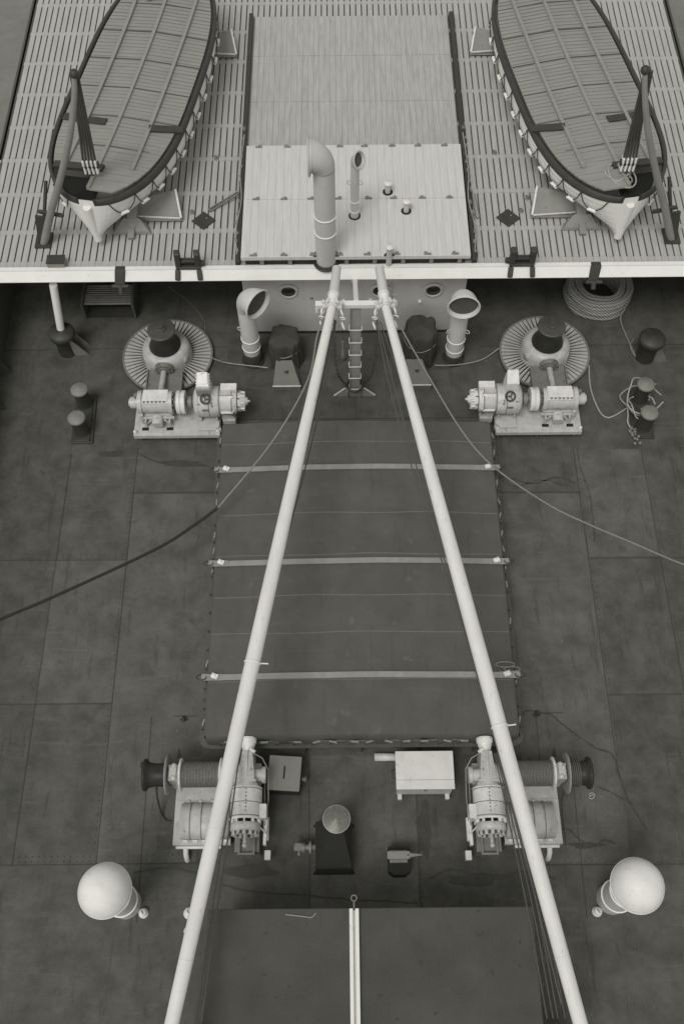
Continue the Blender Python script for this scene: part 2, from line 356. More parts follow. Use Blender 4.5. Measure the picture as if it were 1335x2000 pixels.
# white edge beam of the boat deck
t = thing('deck_edge_beam', 'long white painted beam along the front edge of the plank boat deck', 'beam', (0, 16.55, D))
MB().prism([(-.18, -.18), (-.165, -.21), (.05, -.42), (.06, -.42), (.06, .03), (.0, .03)], -9.3, 9.3, Matrix(((0, 0, 1, 0), (1, 0, 0, 0), (0, 1, 0, 0), (0, 0, 0, 1)))).build('web', M['white'], t, .004)  # slope added to the face so it catches more light
MB().span((-9.3, -0.01, 0.031), (9.3, 0.1, 0.055)).build('flange', M['white'], t, .004)

# deckhouse front below the boat deck
t = thing('deckhouse', 'grey steel deckhouse front with round portholes under the boat deck', 'deckhouse', (0, 16.8, 0))
MB().span((-2.85, 0, 0), (2.85, 6, 2.63)).build('wall', M['bulk'], t, .02)
MB().span((-2.853, -0.006, 0), (2.853, 0.3, 0.1)).build('skirting', M['black'], t)
d = MB().span((-1.28, -0.025, 0.12), (-0.42, 0.0, 2.2)).build('door', M['bulk'], t, .006)
MB().cyl((-0.5, -0.06, 1.1), (-0.5, -0.02, 1.1), 0.03, 10).bar((-0.5, -0.06, 1.1), (-0.62, -0.06, 1.1), .02, .02).build('handle', M['barsteel'], d)
MB().cyl((-1.1, -0.035, 1.45), (-1.1, -0.024, 1.45), 0.05, 12).build('badge', M['barsteel'], d)
for x in (-1.69, 0.66, 2.02):
    p = MB().torus((x, -0.02, 1.7), 0.21, 0.03, (0, 1, 0), 28, 8).build('porthole', M['bulk'], t)
    MB().lathe([(0.2, 0), (0.2, 0.012), (0.001, 0.016)], (x, -0.004, 1.7), 24, Matrix.Rotation(PI / 2, 4, 'X')).build('pane', M['glass'], p)
    pts = [(x + 0.27 * math.cos(a), -0.05, 1.7 + 0.27 * math.sin(a)) for a in [R(20 + 14 * i) for i in range(11)]]
    MB().tube(pts, 0.022, 6).build('eyebrow', M['bulk'], p)
MB().tube([(0.93, -0.05, 2.05), (0.93, -0.05, 1.2), (0.9, -0.05, 0.5)], 0.018, 8).cyl((0.9, -0.1, 0.5), (0.9, 0, 0.5), .04, 10).build('pipe', M['bulk'], t)
MB().span((0.93, -0.02, 1.5), (1.1, 0, 1.53)).span((-0.35, -0.03, 0.15), (-0.31, 0, 1.5)).build('trim', M['bulk'], t)
for x in (-0.28, 0.42, 1.7): MB().lathe([(0.05, 0), (0.05, .04), (0.02, .07), (.001, .075)], (x, 0, 1.28 if x > 1 else 1.35), 12, Matrix.Rotation(PI / 2, 4, 'X')).build('lamp', M['machlight'], t)
# inner bulkhead far under the deck
for s, x0 in ((-1, -9.39), (1, 2.86)):
    tag(MB().span((x0, 20.5, 0), (x0 + 6.53, 20.6, 2.63)).build('inner_bulkhead', M['bulk']), 'dim steel bulkhead deep in the shade under the boat deck, %s of the deckhouse' % ('left' if s < 0 else 'right'), 'bulkhead')

# mast house roof at the foot of the picture
t = thing('mast_house', 'dark flat roofed steel mast house across the near end of the deck', 'mast house', (0.07, 0, 0))
MB().span((-2.88, -2.5, 0), (2.88, 1.96, 2.12)).build('wall', M['machdark'], t, .03)
MB().span((-2.92, -2.5, 2.121), (2.92, 2.0, 2.2)).build('roof', M['roofdark'], t, .02)
b = MB()
for s in (-1, 1):
    b.cyl((s * 3.25, -0.45, 0), (s * 3.25, -0.45, 3.3), 0.26, 24); b.box((s * 3.25, -0.45, 3.34), (.62, .62, .08))
    b.box((s * 3.25 - .14, -0.3, 3.5), (.06, .4, .3)); b.box((s * 3.25 + .14, -0.3, 3.5), (.06, .4, .3)).cut()
each(b, 'derrick_post', M['machlight'], t, .01)

# ------------------------------------------------------------------ the hatch
t = thing('cargo_hatch', 'big dark tarpaulin covered cargo hatch in the middle of the deck', 'hatch', (0, 9.3, 0))
HX, HY = 3.235, 3.84
MB().span((-HX + .04, -HY + .04, 0), (HX - .04, HY - .04, 1.0)).build('coaming', M['coaming'], t)
# tarpaulin top with camber, turned down over the edges
nx, ny = 80, 120; vs = []; fs = []
rn = random.Random(5)
def top_z(x, y): 
    s_ = 0.006 * math.sin(y * 4.1 + 1.3 * math.sin(x * 1.1)) + 0.004 * math.sin(x * 3.3 + y * 2.2)
    s_ += .007 * math.sin(y * 7.14 + .6 * math.sin(x * 1.7)) * (.6 + .4 * math.sin(x * .9 + y)) + .005 * math.sin(x * 9 + 2.2 * math.sin(y * 3.1)) * max(0, abs(x / HX) - .55) * 2.2
    return 1.08 + 0.13 * (1 - abs(x / HX) ** 1.7) + s_
for j in range(ny + 1):
    for i in range(nx + 1):
        x = -HX + 2 * HX * i / nx; y = -HY + 2 * HY * j / ny; vs.append((x, y, top_z(x, y)))
for j in range(ny):
    for i in range(nx):
        a = j * (nx + 1) + i; fs.append((a, a + 1, a + nx + 2, a + nx + 1))
b = MB().add(vs, fs, True)
# skirts with loose lower edge
def skirt(p0, p1, out, n=70):
    vv = []
    for i in range(n + 1):
        f = i / n; x = p0[0] + (p1[0] - p0[0]) * f; y = p0[1] + (p1[1] - p0[1]) * f
        wv = 0.018 * math.sin(f * 60) + 0.015 * math.sin(f * 23 + 1)
        zt = top_z(x, y)
        for (o_, z) in ((0, zt), (0.035, zt - .03), (0.05 + wv, 0.82), (0.045 + wv * 1.3, 0.66 + .03 * math.sin(f * 41))):
            vv.append((x + out[0] * o_, y + out[1] * o_, z))
    ff = []
    for i in range(n):
        for k in range(3): ff.append((i * 4 + k, i * 4 + k + 1, i * 4 + k + 5, i * 4 + k + 4))
    b.add(vv, ff, True)
skirt((-HX, -HY), (HX, -HY), (0, -1)); skirt((HX, -HY), (HX, HY), (1, 0)); skirt((HX, HY), (-HX, HY), (0, 1)); skirt((-HX, HY), (-HX, -HY), (-1, 0))
tp = b.build('tarpaulin', M['tarp'], t)
b = MB()
for yy in (2.6, 1.32, .25, -.75, -1.62, -2.68, 3.25):
    vv = []
    for i in range(nx + 1):
        x = -HX + 2 * HX * i / nx; wob = 0.012 * math.sin(x * 2.1 + yy * 3)
        vv += [(x, yy + wob - .012, top_z(x, yy) + .003), (x, yy + wob + .012, top_z(x, yy) + .006)]
    b.add(vv, [(2 * i, 2 * i + 2, 2 * i + 3, 2 * i + 1) for i in range(nx)], True).cut()
each(b, 'stitching', M['tarpseam'], tp)
# ledge round the coaming, brackets, cleats with wedges, side battens
b = MB()
LZ = 0.55
def ring(hx, hy, r, n=6):
    pts = []
    for (cx, cy, a0) in ((hx - r, hy - r, 0), (-hx + r, hy - r, 90), (-hx + r, -hy + r, 180), (hx - r, -hy + r, 270)):
        for k in range(n + 1):
            a = R(a0 + 90 * k / n); pts.append((cx + r * math.cos(a), cy + r * math.sin(a)))
    return pts
o_, i_ = ring(HX + .2, HY + .13, .24), ring(HX - .03, HY - .03, .02); n = len(o_)
for z, fl in ((LZ, 1), (LZ - .035, 0)):
    b.add([(x, y, z) for x, y in o_] + [(x, y, z) for x, y in i_], [((k, (k + 1) % n, n + (k + 1) % n, n + k) if fl else (n + k, n + (k + 1) % n, (k + 1) % n, k)) for k in range(n)])
b.add([(x, y, LZ) for x, y in o_] + [(x, y, LZ - .035) for x, y in o_], [(k + n, (k + 1) % n + n, (k + 1) % n, k) for k in range(n)])
for yy in [-3.2 + .8 * k for k in range(9)]:
    for s in (-1, 1): b.prism([(0, 0), (.18, LZ - .04), (0, LZ - .04)], -.008, .008, Matrix.Translation((s * (HX - .03), yy, 0)) @ Matrix.Rotation(0 if s > 0 else PI, 4, 'Z') @ Matrix.Rotation(PI / 2, 4, 'X'))
for xx in [-2.4 + 1.2 * k for k in range(5)]: b.span((xx - .01, -HY - .1, 0.02), (xx + .01, -HY, LZ - .04))
b.build('ledge', M['coaming'], t)
b = MB()
for yy in [-3.55 + .44 * k for k in range(17)]:
    for s in (-1, 1):
        b.span((s * (HX + .06), yy - .045, 0.7), (s * (HX + .1), yy + .045, .84)); b.span((s * (HX + .04), yy - .07, 0.7), (s * (HX + .13), yy - .05, .86)).cut()
for xx in [-2.9 + .38 * k for k in range(16)]: b.span((xx - .045, -HY - .1, .7), (xx + .045, -HY - .06, .82)); b.span((xx - .06, -HY - .13, .7), (xx - .045, -HY - .05, .84)).cut()
each(b, 'cleat', M['coaming'], t)
b = MB(); rn = random.Random(4)
for yy in [-3.55 + .44 * k for k in range(17)]:
    for s in (-1, 1):
        if rn.random() < .7:
            a = rn.uniform(-.3, .3); b.box((s * (HX + .085), yy + .06 + rn.uniform(-.05, .05), .87), (.035, .15, .05), a).cut()
for xx in [-2.9 + .38 * k for k in range(16)]:
    if rn.random() < .75: b.box((xx + .07 + rn.uniform(-.05, .05), -HY - .085, .84), (.16, .035, .05), rn.uniform(-.25, .25)).cut()
each(b, 'wedge', M['barsteel'], t)
b = MB()
for s in (-1, 1): b.span((s * (HX + .045), -3.7, .74), (s * (HX + .058), 3.7, .82)).cut()
b.span((-3.1, -HY - .058, .74), (3.1, -HY - .045, .82)); each(b, 'batten', M['machdark'], t)

# three steel bars across the tarpaulin
def hatch_bar(y, label):
    t = thing('hatch_bar', label, 'hatch bar', (0, y, 1.1), 'steel bars across the hatch')
    b = MB(); n = 24; hx = 3.26; vs = []
    def zc(x): return top_z(max(-3.2, min(3.2, x)), y - 9.3) - 1.1 + .012
    for i in range(n + 1):
        x = -hx + 2 * hx * i / n; z = zc(x)
        for (yy, dz) in ((-.065, 0), (.065, 0), (.065, .035), (-.065, .035)): vs.append((x, yy, z + dz))
    fs = [(0, 1, 2, 3), (n * 4 + 3, n * 4 + 2, n * 4 + 1, n * 4)]
    for i in range(n):
        for k in range(4): fs.append((i * 4 + k, (i + 1) * 4 + k, (i + 1) * 4 + (k + 1) % 4, i * 4 + (k + 1) % 4))
    b.add(vs, fs).build('flat_bar', M['barsteel'], t, .006)
    for s in (-1, 1):
        e = MB().box((s * (hx - .1), 0, zc(s * hx) + .045), (.44, .145, .018)).box((s * (hx + .06), 0, zc(s * hx) + .03), (.14, .06, .03)).build('end_plate', M['barsteel'], t, .004)
        MB().span((s * (hx + .02), -.05, -.5), (s * (hx + .05), .0, zc(s * hx) + .01)).torus((s * (hx + .12), 0, zc(s * hx) + .05), .07, .014, (0, .3, 1), 16, 6, 1.5).build('hasp', M['black'], e)
        MB().ball((s * (hx - .14), .015, zc(s * hx) + .09), .062, 8, .8).box((s * (hx - .16), .015, zc(s * hx) + .08), (.14, .1, .05), .4 * s).build('padlock', M['white'], e)
hatch_bar(11.83, 'flat steel bar across the far end of the dark hatch')
hatch_bar(9.37, 'flat steel bar across the middle of the dark hatch')
hatch_bar(6.70, 'flat steel bar across the near end of the dark hatch, closest to the winches')
b = MB()
for (c, rx, ry) in (((3.08, 6.93, 1.14), .2, .06), ((3.22, 6.83, 1.13), .17, .05)):
    b.tube([(c[0] + rx * math.cos(2 * PI * k / 16), c[1] + ry * math.sin(2 * PI * k / 16), c[2]) for k in range(16)], .014, 6, closed=True)
tag(b.build('shackle', M['machdark']), 'pair of dark long shackles lying beside the near hatch bar', 'shackle')

# ------------------------------------------------------------------ derrick booms, crutch
def shackle_chain(b_, p, s):
    q = Vector(p)
    b_.torus(q, .075, .02, (1, .3 * s, .2), 14, 6); b_.torus(q + Vector((0.02 * s, -.06, -.13)), .06, .017, (.2, 1, .3), 14, 6)
    b_.torus(q + Vector((0.03 * s, -.14, -.3)), .085, .022, (1, .2, .3), 14, 6)
def boom(head, crutch, heel, label, hoop_f):
    t = thing('derrick_boom', label, 'boom', (0, 0, 0), 'cargo derrick booms')
    h, c, e = Vector(head), Vector(crutch), Vector(heel)
    pts = []; rr = []
    ax = (e - c)
    for i in range(41):
        f = i / 40; pts.append(c + ax * f); rr.append(.095 + .05 * math.sin(min(1, f / .55) * PI / 2) if f < .55 else .145 - .028 * ((f - .55) / .45) ** 1.5)
    MB().tube(pts, rr, 24).build('spar', M['boom'], t)
    u = (h - c).normalized()
    MB().tube([c, c + u * .05, c + u * .28, c + u * .3, c + u * .36, c + u * .38, h - u * .01, h], [.1, .118, .118, .135, .135, .112, .105, .085], 24).build('head', M['boom'], t)
    b = MB(); 
    b.torus(c - u * .02, .115, .028, u, 24, 8); b.torus(c + u * .3, .128, .014, u, 24, 8)
    side = u.cross(Vector((0, 0, 1))).normalized()
    for s in (-1, 1):
        b.box(c + side * s * .17 + Vector((0, 0, 0)), (.1, .12, .07)); b.box(c + side * s * .1 + Vector((0, .06, .1)), (.07, .14, .08), .5 * s)
        b.ball(c + side * s * .2 + Vector((0, .08, .05)), .05, 6)
    b.build('head_band', M['cream'], t)
    b = MB()
    for s in (-1, 1): shackle_chain(b, c + side * s * .22 + Vector((0, -.12, -.06)), s)
    b.build('shackle', M['white'], t)
    b = MB()
    for f in (.12, .3, .46, .62, .78, .92):
        q = c + ax * f; k_ = min(40, int(f * 40)); b.torus(q, rr[k_] - .004, .008, ax.normalized(), 24, 6).cut()
    each(b, 'weld_band', M['boom'], t)
    pc = c + ax * hoop_f; a = ax.normalized()
    MB().torus(pc, .152, .012, a, 24, 6).bar(pc + side * .15, pc + side * .3 + Vector((0, 0, .02)), .02, .02).build('hoop', M['white'], t)
    b = MB(); pe = e + a * .2
    b.box(e + a * .1, (.2, .3, .14)); b.build('heel_fitting', M['barsteel'], t)
    return t
boom((-0.44, 15.72, 3.74), (-0.55, 14.62, 3.68), (-3.2, -0.1, 3.5), 'left white tapered derrick boom lying with its head in the crutch', .575)
boom((0.55, 15.72, 3.74), (0.66, 14.62, 3.68), (3.38, -0.1, 3.5), 'right white tapered derrick boom lying with its head in the crutch', .66)

t = thing('boom_crutch', 'grey ladder post with white cross bar holding up both boom heads', 'crutch', (-0.01, 14.82, 0))
b = MB().span((-.115, -.02, .02), (.115, .02, 3.44))
for s in (-1, 1): b.span((s * .115, -.07, .02), (s * .13, .07, 3.44))
b.build('post', M['postgrey'], t)
for i, z in enumerate((.33, .82, 1.3, 1.78, 2.26, 2.74)):
    MB().tube([(-.15, .02, z), (-.15, -.14, z), (.15, -.14, z), (.15, .02, z)], .013, 8).build('rung', M['white'], t)
MB().span((-.93, -.07, 3.44), (.95, .07, 3.56)).span((-.93, -.075, 3.3), (-.87, .075, 3.439)).span((.89, -.075, 3.3), (.95, .075, 3.439)).build('cross_bar', M['white'], t, .006)
MB().bar((.01, 1.7, 2.46), (.01, .08, 3.5), .11, .1).box((.01, 1.69, 2.44), (.2, .05, .14)).build('strut', M['white'], t, .006)
b = MB()
b.prism([(-.52, 0), (.52, 0), (.24, .32), (-.24, .32)], -.015, .015, Matrix.Translation((0, -.1, .0)) @ Matrix.Rotation(PI / 2, 4, 'X'))
for s in (-.2, .12): b.span((s, -.2, .03), (s + .02, -.115, .3))
b.build('base', M['postgrey'], t)
b = MB()
for s in (-1, 1): b.bar((s * .53, -.1, .012), (s * .235, -.1, .335), .05, .03, (0, 1, 0)).cut()
each(b, 'base_edge', M['machlight'], t)
b = MB()
for s in (-1, 1):
    P_ = smooth_path([(s * .5, -.25, 3.3), (s * .5, -.2, 2.0), (s * .42, -.15, 1.0), (s * .2, -.1, .45)], 10)
    b = MB()
    for i in range(len(P_) - 1): b.torus((P_[i] + P_[i + 1]) / 2, .035, .01, (P_[i + 1] - P_[i]).cross(Vector((i % 2, 1 - i % 2, .1))), 8, 4, 1.0)
    tag(b.build('chain', M['black']), 'dark chain hanging from the %s boom head down to the crutch foot' % ('left' if s < 0 else 'right'), 'chain').location = (-0.01, 14.82, 0)
tag(MB().torus((0, -.05, .4), .2, .035, (0, 0, 1), 20, 6).build('chain', M['black']), 'dark chain wrapped in a ring round the foot of the crutch post', 'chain').location = (-0.01, 14.82, 0)
tl = thing('fire_hose_nozzle', 'small grey tapering lamp hanging just left of the crutch post', 'nozzle', (-.3, 15.25, .9))
MB().lathe([(.02, .75), (.045, .7), (.03, .66), (.035, .2), (.1, 0), (.001, 0)], (0, 0, 0), 12).build('body', M['greypaint'], tl)
MB().tube([(0, 0, .75), (0.15, .0, .9), (.2, -.2, 1.3)], .01, 6).build('cord', M['wire'], tl)

# ------------------------------------------------------------------ ropes and wires
def rope(name, pts, r, m, label, cat='rope', sub=8, n=8, group=None):
    return tag(MB().tube(smooth_path(pts, sub), r, n).build(name, m), label, cat, group)
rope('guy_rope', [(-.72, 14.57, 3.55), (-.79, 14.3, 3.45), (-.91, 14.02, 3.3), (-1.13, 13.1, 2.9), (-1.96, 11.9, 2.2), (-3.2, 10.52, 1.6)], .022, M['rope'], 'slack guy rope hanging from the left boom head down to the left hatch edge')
rope('guy_rope_shaded', [(-3.17, 10.56, 1.6), (-3.7, 10.15, 1.53), (-4.57, 9.54, 1.5), (-6.71, 8.41, 1.5), (-7.73, 7.92, 1.5), (-9.45, 7.2, 1.25)], .036, M['tar'], 'lower run of the same guy rope, shade painted in, stretching from the left hatch edge across the deck to the left')  # same guy continued; its dimmer light is painted as a darker rope
rope('guy_rope', [(.82, 14.57, 3.55), (1.05, 14.22, 3.3), (1.51, 13.5, 2.9), (2.38, 12.2, 2.2), (3.14, 11.46, 1.75), (4.38, 10.72, 1.3), (5.29, 10.24, 1.2), (6.27, 9.73, 1.2), (7.25, 9.22, 1.2), (9.45, 8.2, 1.25)], .02, M['rope'], 'slack guy rope from the right boom head down across the deck to the right')
def wires(s, offs, label):
    b = MB()
    for (dx, dz, z1) in offs:
        pts = [(s * (.55 - .03) + dx * .3, 14.4, 3.45 + dz * .3), (s * .97 + dx, 12.4, 3.35 + dz), (s * 1.5 + dx * .75, 9.6, 3.3 + dz), (s * 1.97 + dx * .3, 7.2, 3.3 + dz * .5), (s * 2.62, 3.4, 3.36), (s * 3.1, .4, 3.36)]
        b.tube(smooth_path(pts, 6), .014, 6)
    return tag(b.build('cargo_wire', M['wire']), label, 'wire', 'cargo wires slung under the booms')
wires(-1, [(.12, 0, 0), (.2, -.05, 0), (-.22, -.2, 0)], 'dark wire falls slung under the left derrick boom')
wires(1, [(-.12, 0, 0), (-.22, -.06, 0), (.1, -.2, 0)], 'dark wire falls slung under the right derrick boom')
b = MB()
for (dx, z) in ((0, 2.4), (.08, 2.38), (-.1, 2.3), (.2, 2.45)):
    b.tube(smooth_path([(2.7 + dx * .3, 5.0, 1.25), (2.77 + dx * .5, 4.22, 1.6), (2.84 + dx * .7, 3.3, 1.95), (2.95 + dx, 2.0, 2.4), (3.05 + dx, 0.2, 2.8)], 6), .014, 6)
tag(b.build('winch_wire', M['wire']), 'bundle of wires running aft from the right hand winch beside the boom', 'wire')
b = MB()
for dx in (0, .09): b.tube(smooth_path([(-2.53 + dx * .4, 5.03, 1.3), (-2.57 + dx * .6, 4.4, 1.55), (-2.66 + dx, 3.3, 1.95), (-2.73 + dx, 2.0, 2.5), (-2.85 + dx, .2, 2.9)], 6), .016, 6)
tag(b.build('winch_wire', M['wire']), 'pair of wires running aft from the left hand winch beside the boom', 'wire')

# ------------------------------------------------------------------ cowl ventilators
def cowl(name, label, loc, r, h, mr, yaw, m, tilt=0.0, bands=(), group=None, stub=None, handles=(), bend=1.25):
    """round pipe of radius r and height h with a bell mouth of radius mr that looks along yaw"""
    t = thing(name, label, 'ventilator', loc, group); t.rotation_euler = (0, 0, yaw)
    MB().lathe([(r * 1.0, 0), (r, h * .7), (r, h)], (0, 0, 0), 28).build('pipe', m, t)
    # bell: sections swept along an arc from the pipe top to the mouth
    N = 14; n = 32; vs = []; fs = []; cx = mr * bend
    aend = PI / 2 - tilt
    for i in range(N + 1):
        f = i / N; a = aend * f
        rad = r + (mr - r) * (f ** 1.3)
        # centre line bends forward
        cxx = (1 - math.cos(a)) * cx * .78; cz = h + math.sin(a) * cx * .82
        xd = Vector((math.cos(a), 0, -math.sin(a)))   # section's "forward" axis
        yd = Vector((0, 1, 0)); 
        for k in range(n):
            th = 2 * PI * k / n
            vs.append(Vector((cxx, 0, cz)) + xd * rad * math.cos(th) + yd * rad * math.sin(th))
    for i in range(N):
        for k in range(n): fs.append((i * n + k, i * n + (k + 1) % n, (i + 1) * n + (k + 1) % n, (i + 1) * n + k))
    hd = MB().add(vs, fs, True).build('hood', m, t)
    sl_ = hd.modifiers.new('solid', 'SOLIDIFY'); sl_.thickness = .012; sl_.offset = -1
    a = aend; ctr = Vector(((1 - math.cos(a)) * cx * .78, 0, h + math.sin(a) * cx * .82)); ax = Vector((math.sin(a), 0, math.cos(a)))
    MB().torus(ctr, mr, .022, ax, 36, 8).build('rim', m, t)
    Mt = ax.to_track_quat('Z', 'Y').to_matrix().to_4x4(); Mt.translation = ctr - ax * mr * .22
    MB().add([(mr * .955 * math.cos(2 * PI * k / 28), mr * .955 * math.sin(2 * PI * k / 28), 0) for k in range(28)], [tuple(range(28))], False, Mt).build('wire_gauze', M['caulk'], t)
    for z in bands: MB().torus((0, 0, z), r + .006, .016, (0, 0, 1), 32, 8).build('band', M['white'], t)
    if stub: MB().lathe([(r * 1.12, 0), (r * 1.08, stub), (r, stub + .01)], (0, 0, 0), 28).torus((0, 0, .05), r * 1.2, .03, (0, 0, 1), 28, 6).build('coaming', M['black'], t)
    for (ang, z) in handles: MB().torus((math.cos(ang) * (r + .05), math.sin(ang) * (r + .05), z), .06, .012, (-math.sin(ang), math.cos(ang), 0), 14, 6).build('handle', m, t)
    return t
g2 = 'cowl ventilators before the deckhouse'
cowl('cowl_ventilator', 'pale cowl ventilator left of the crutch, its mouth turned half away right', (-2.7, 15.9, 0), .225, 2.12, .39, R(-42), M['cream'], .02, (.62, .98), g2, .42, ((R(200), 1.2),), 1.55)
cowl('cowl_ventilator', 'pale cowl ventilator right of the crutch, its mouth facing the hatch', (2.63, 15.9, 0), .225, 2.12, .385, R(-92), M['cream'], .02, (.5, .88), g2, .3, ((R(60), 1.3), (R(-60), 1.3)), 1.55)
cowl('cowl_ventilator', 'tall thick cowl ventilator on the boat deck, mouth facing left', (-.7, 16.73, D), .245, 2.98, .4, R(180), M['bulk'], -.02, (1.1, 1.62), None, .12, ((R(-100), 2.1),), 1.0)
cowl('cowl_ventilator', 'thin tall cowl ventilator standing in the pale cover on the boat deck', (.01, 17.96, D + .25), .105, 1.72, .2, R(-32), M['bulk'], .45, (.3, .62), None, .1, ((R(180), 1.1), (R(0), 1.25)))
def mushroom(label, loc):
    t = thing('mushroom_vent', label, 'ventilator', loc, 'large white mushroom ventilators')
    MB().lathe([(.3, 0), (.3, 1.75), (.27, 2.0)], (0, 0, 0), 32).build('neck', M['cream'], t)
    for z in (.5, 1.2): MB().lathe([(.3, z), (.325, z + .005), (.325, z + .022), (.3, z + .026)], (0, 0, 0), 32, smooth=False).build('flange', M['white'], t)
    MB().lathe([(.3, 1.72), (.44, 1.9), (.485, 1.98), (.49, 2.03), (.475, 2.1), (.43, 2.24), (.36, 2.36), (.26, 2.45), (.13, 2.5), (.001, 2.515)], (0, 0, 0), 40).build('cap', M['capwhite'], t)
    MB().torus((0, 0, 2.0), .488, .012, (0, 0, 1), 40, 6).build('rim', M['white'], t)
    return t
mushroom('big white domed mushroom ventilator at the left near the boom', (-4.78, 2.36, 0))
mushroom('big white domed mushroom ventilator at the right near the boom', (4.98, 2.36, 0))

# ------------------------------------------------------------------ capstans with their motors
def capstan(label, loc):
    t = thing('capstan', label, 'capstan', loc, 'capstans on the main deck')
    # local frame: capstan axis at origin, motor inboard (+x), bed towards the camera (-y)
    b = MB(); n = 56
    for k in range(n):
        a0, a1 = 2 * PI * (k + .1) / n, 2 * PI * (k + .88) / n
        am = (a0 + a1) / 2; degs = math.degrees(am) % 360
        vs = [(rr_ * math.cos(a), rr_ * math.sin(a), z) for z in (.1, .135) for (rr_, a) in ((.63, a0 + .03), (1.15, a0), (1.15, a1), (.63, a1 - .03))]
        b.add(vs, [(3, 2, 1, 0), (4, 5, 6, 7)] + [(i, (i + 1) % 4, 4 + (i + 1) % 4, 4 + i) for i in range(4)])
    gr = b.build('grating', M['slat'], t)
    MB().lathe([(.6, .0), (1.2, .0), (1.2, .07), (.6, .075)], (0, 0, 0), 56, smooth=False).build('base_plate', M['black'], gr)
    MB().lathe([(1.15, .07), (1.2, .07), (1.2, .14), (1.155, .14), (1.15, .07)], (0, 0, 0), 56, smooth=False).build('rim', M['machdark'], gr)
    MB().lathe([(.66, .1), (.66, .2), (.645, .3), (.635, .4), (.6, .5), (.53, .56), (.45, .585), (.42, .58), (.4, .55)], (0, 0, 0), 48).build('housing', M['mach'], t)
    b = MB()
    for a in (-30, -150, 60, 120): b.lathe([(.12, 0), (.12, .02), (.001, .025)], (math.cos(R(a)) * .62, math.sin(R(a)) * .62, .34), 16, Matrix.Rotation(R(a), 4, 'Z') @ Matrix.Rotation(R(80), 4, 'Y'))
    b.build('inspection_cover', M['mach'], t)
    MB().lathe([(.42, .54), (.405, .6), (.36, .7), (.325, .82), (.305, .93), (.3, 1.0), (.31, 1.08), (.34, 1.14), (.358, 1.17)], (0, 0, 0), 40).build('drum', M['drum'], t)
    MB().lathe([(.36, 1.17), (.36, 1.2), (.34, 1.215), (.13, 1.235), (.13, 1.275), (.075, 1.285), (.075, 1.33), (.001, 1.335)], (0, 0, 0), 36, smooth=False).build('cap', M['drumcap'], t)
    # boss and shaft
    b = MB().cyl((0, -.58, .42), (0, -.76, .4), .17, 20).cyl((0, -.6, .42), (0, -.72, .405), .24, 20)
    for k in range(9): b.cyl((.2 * math.cos(R(40 * k)), -.7, .41 + .2 * math.sin(R(40 * k))), (.2 * math.cos(R(40 * k)), -.76, .405 + .2 * math.sin(R(40 * k))), .025, 6)
    b.build('shaft_boss', M['machdark'], t)
    MB().cyl((0, -.74, .41), (0, -1.9, .62), .075, 16).build('shaft', M['mach'], t)
    # bed
    b = MB().span((-.62, -2.62, .3), (1.55, -1.55, .36)).span((-.62, -2.7, .24), (1.55, -2.62, .37)).span((-.5, -2.64, .361), (.25, -2.62, .375))
    bed = b.build('bed_plate', M['mach'], t, .012)
    MB().span((-.42, -1.549, .2), (.44, -.6, .3)).span((-.46, -1.549, .2), (-.421, -.62, .36)).span((.441, -1.549, .2), (.48, -.62, .36)).build('bed_tongue', M['machdark'], bed, .008)
    b = MB()
    for x in (-.5, .45, 1.45):
        b.span((x - .015, -2.6, .0), (x + .015, -2.3, .3)); b.span((x - .015, -1.7, 0), (x + .015, -1.4, .3))
    b.span((-.6, -2.3, 0), (1.5, -2.27, .24)).span((-.55, -1.5, 0), (1.5, -1.47, .24))
    b.build('bed_leg', M['machdark'], bed)
    MB().lathe([(.05, 0), (.05, .06), (.03, .09), (.001, .1)], (-.58, -2.6, .365), 10).lathe([(.04, 0), (.04, .04), (.001, .06)], (1.5, -2.58, .365), 10).build('bolt', M['machlight'], bed)
    MB().span((-.42, -2.54, .362), (-.25, -2.45, .366)).span((.2, -2.54, .362), (.37, -2.45, .366)).build('slot', M['hole'], bed)
    # gear case
    yc, zc = -2.0, .82
    b = MB().cyl((-.42, yc, zc), (.36, yc, zc), .26, 28).cyl((-.46, yc, zc), (-.36, yc, zc), .3, 28).cyl((.3, yc, zc), (.4, yc, zc), .29, 28).cyl((-.66, yc, zc), (-.44, yc, zc), .15, 20).cyl((-.7, yc, zc), (-.64, yc, zc), .1, 16)
    b.span((-.4, -2.26, .36), (.36, -1.75, .62))
    gc = b.build('gear_case', M['mach'], t, .01)
    b = MB().span((-.32, yc - .15, zc + .2), (.3, yc + .19, zc + .285)).span((-.34, yc - .19, zc + .12), (.32, yc - .152, zc + .24))
    b.build('case_lid', M['machlight'], gc, .01)
    b = MB().cyl((.0, yc - .3, .6), (.0, yc - .52, .56), .14, 20).span((-.4, yc - .34, .56), (.42, yc - .28, .62))
    for s in (-1, 1): b.bar((s * .16, yc - .36, .58), (s * .36, yc - .42, .37), .04, .04); b.span((s * .3 - .02, yc - .45, .36), (s * .3 + .02, yc - .3, .6))
    b.cyl((-.4, yc - .3, .36), (-.4, yc - .3, .72), .05, 10)
    b.build('thrust_bearing', M['mach'], gc, .006)
    b = MB()
    for k in range(10): b.cyl((.39, yc + .24 * math.cos(R(36 * k)), zc + .24 * math.sin(R(36 * k))), (.44, yc + .24 * math.cos(R(36 * k)), zc + .24 * math.sin(R(36 * k))), .022, 6)
    b.cut(); b.cyl((-.5, yc + .03, zc + .18), (-.5, yc + .03, zc + .3), .05, 10); each(b, 'bolt', M['machdark'], gc)
    b = MB().cyl((.4, yc, zc), (.95, yc, zc), .08, 16).cyl((.44, yc, zc), (.5, yc, zc), .2, 24).cyl((.78, yc, zc), (.88, yc, zc), .16, 24); b.build('coupling_shaft', M['machdark'], t)
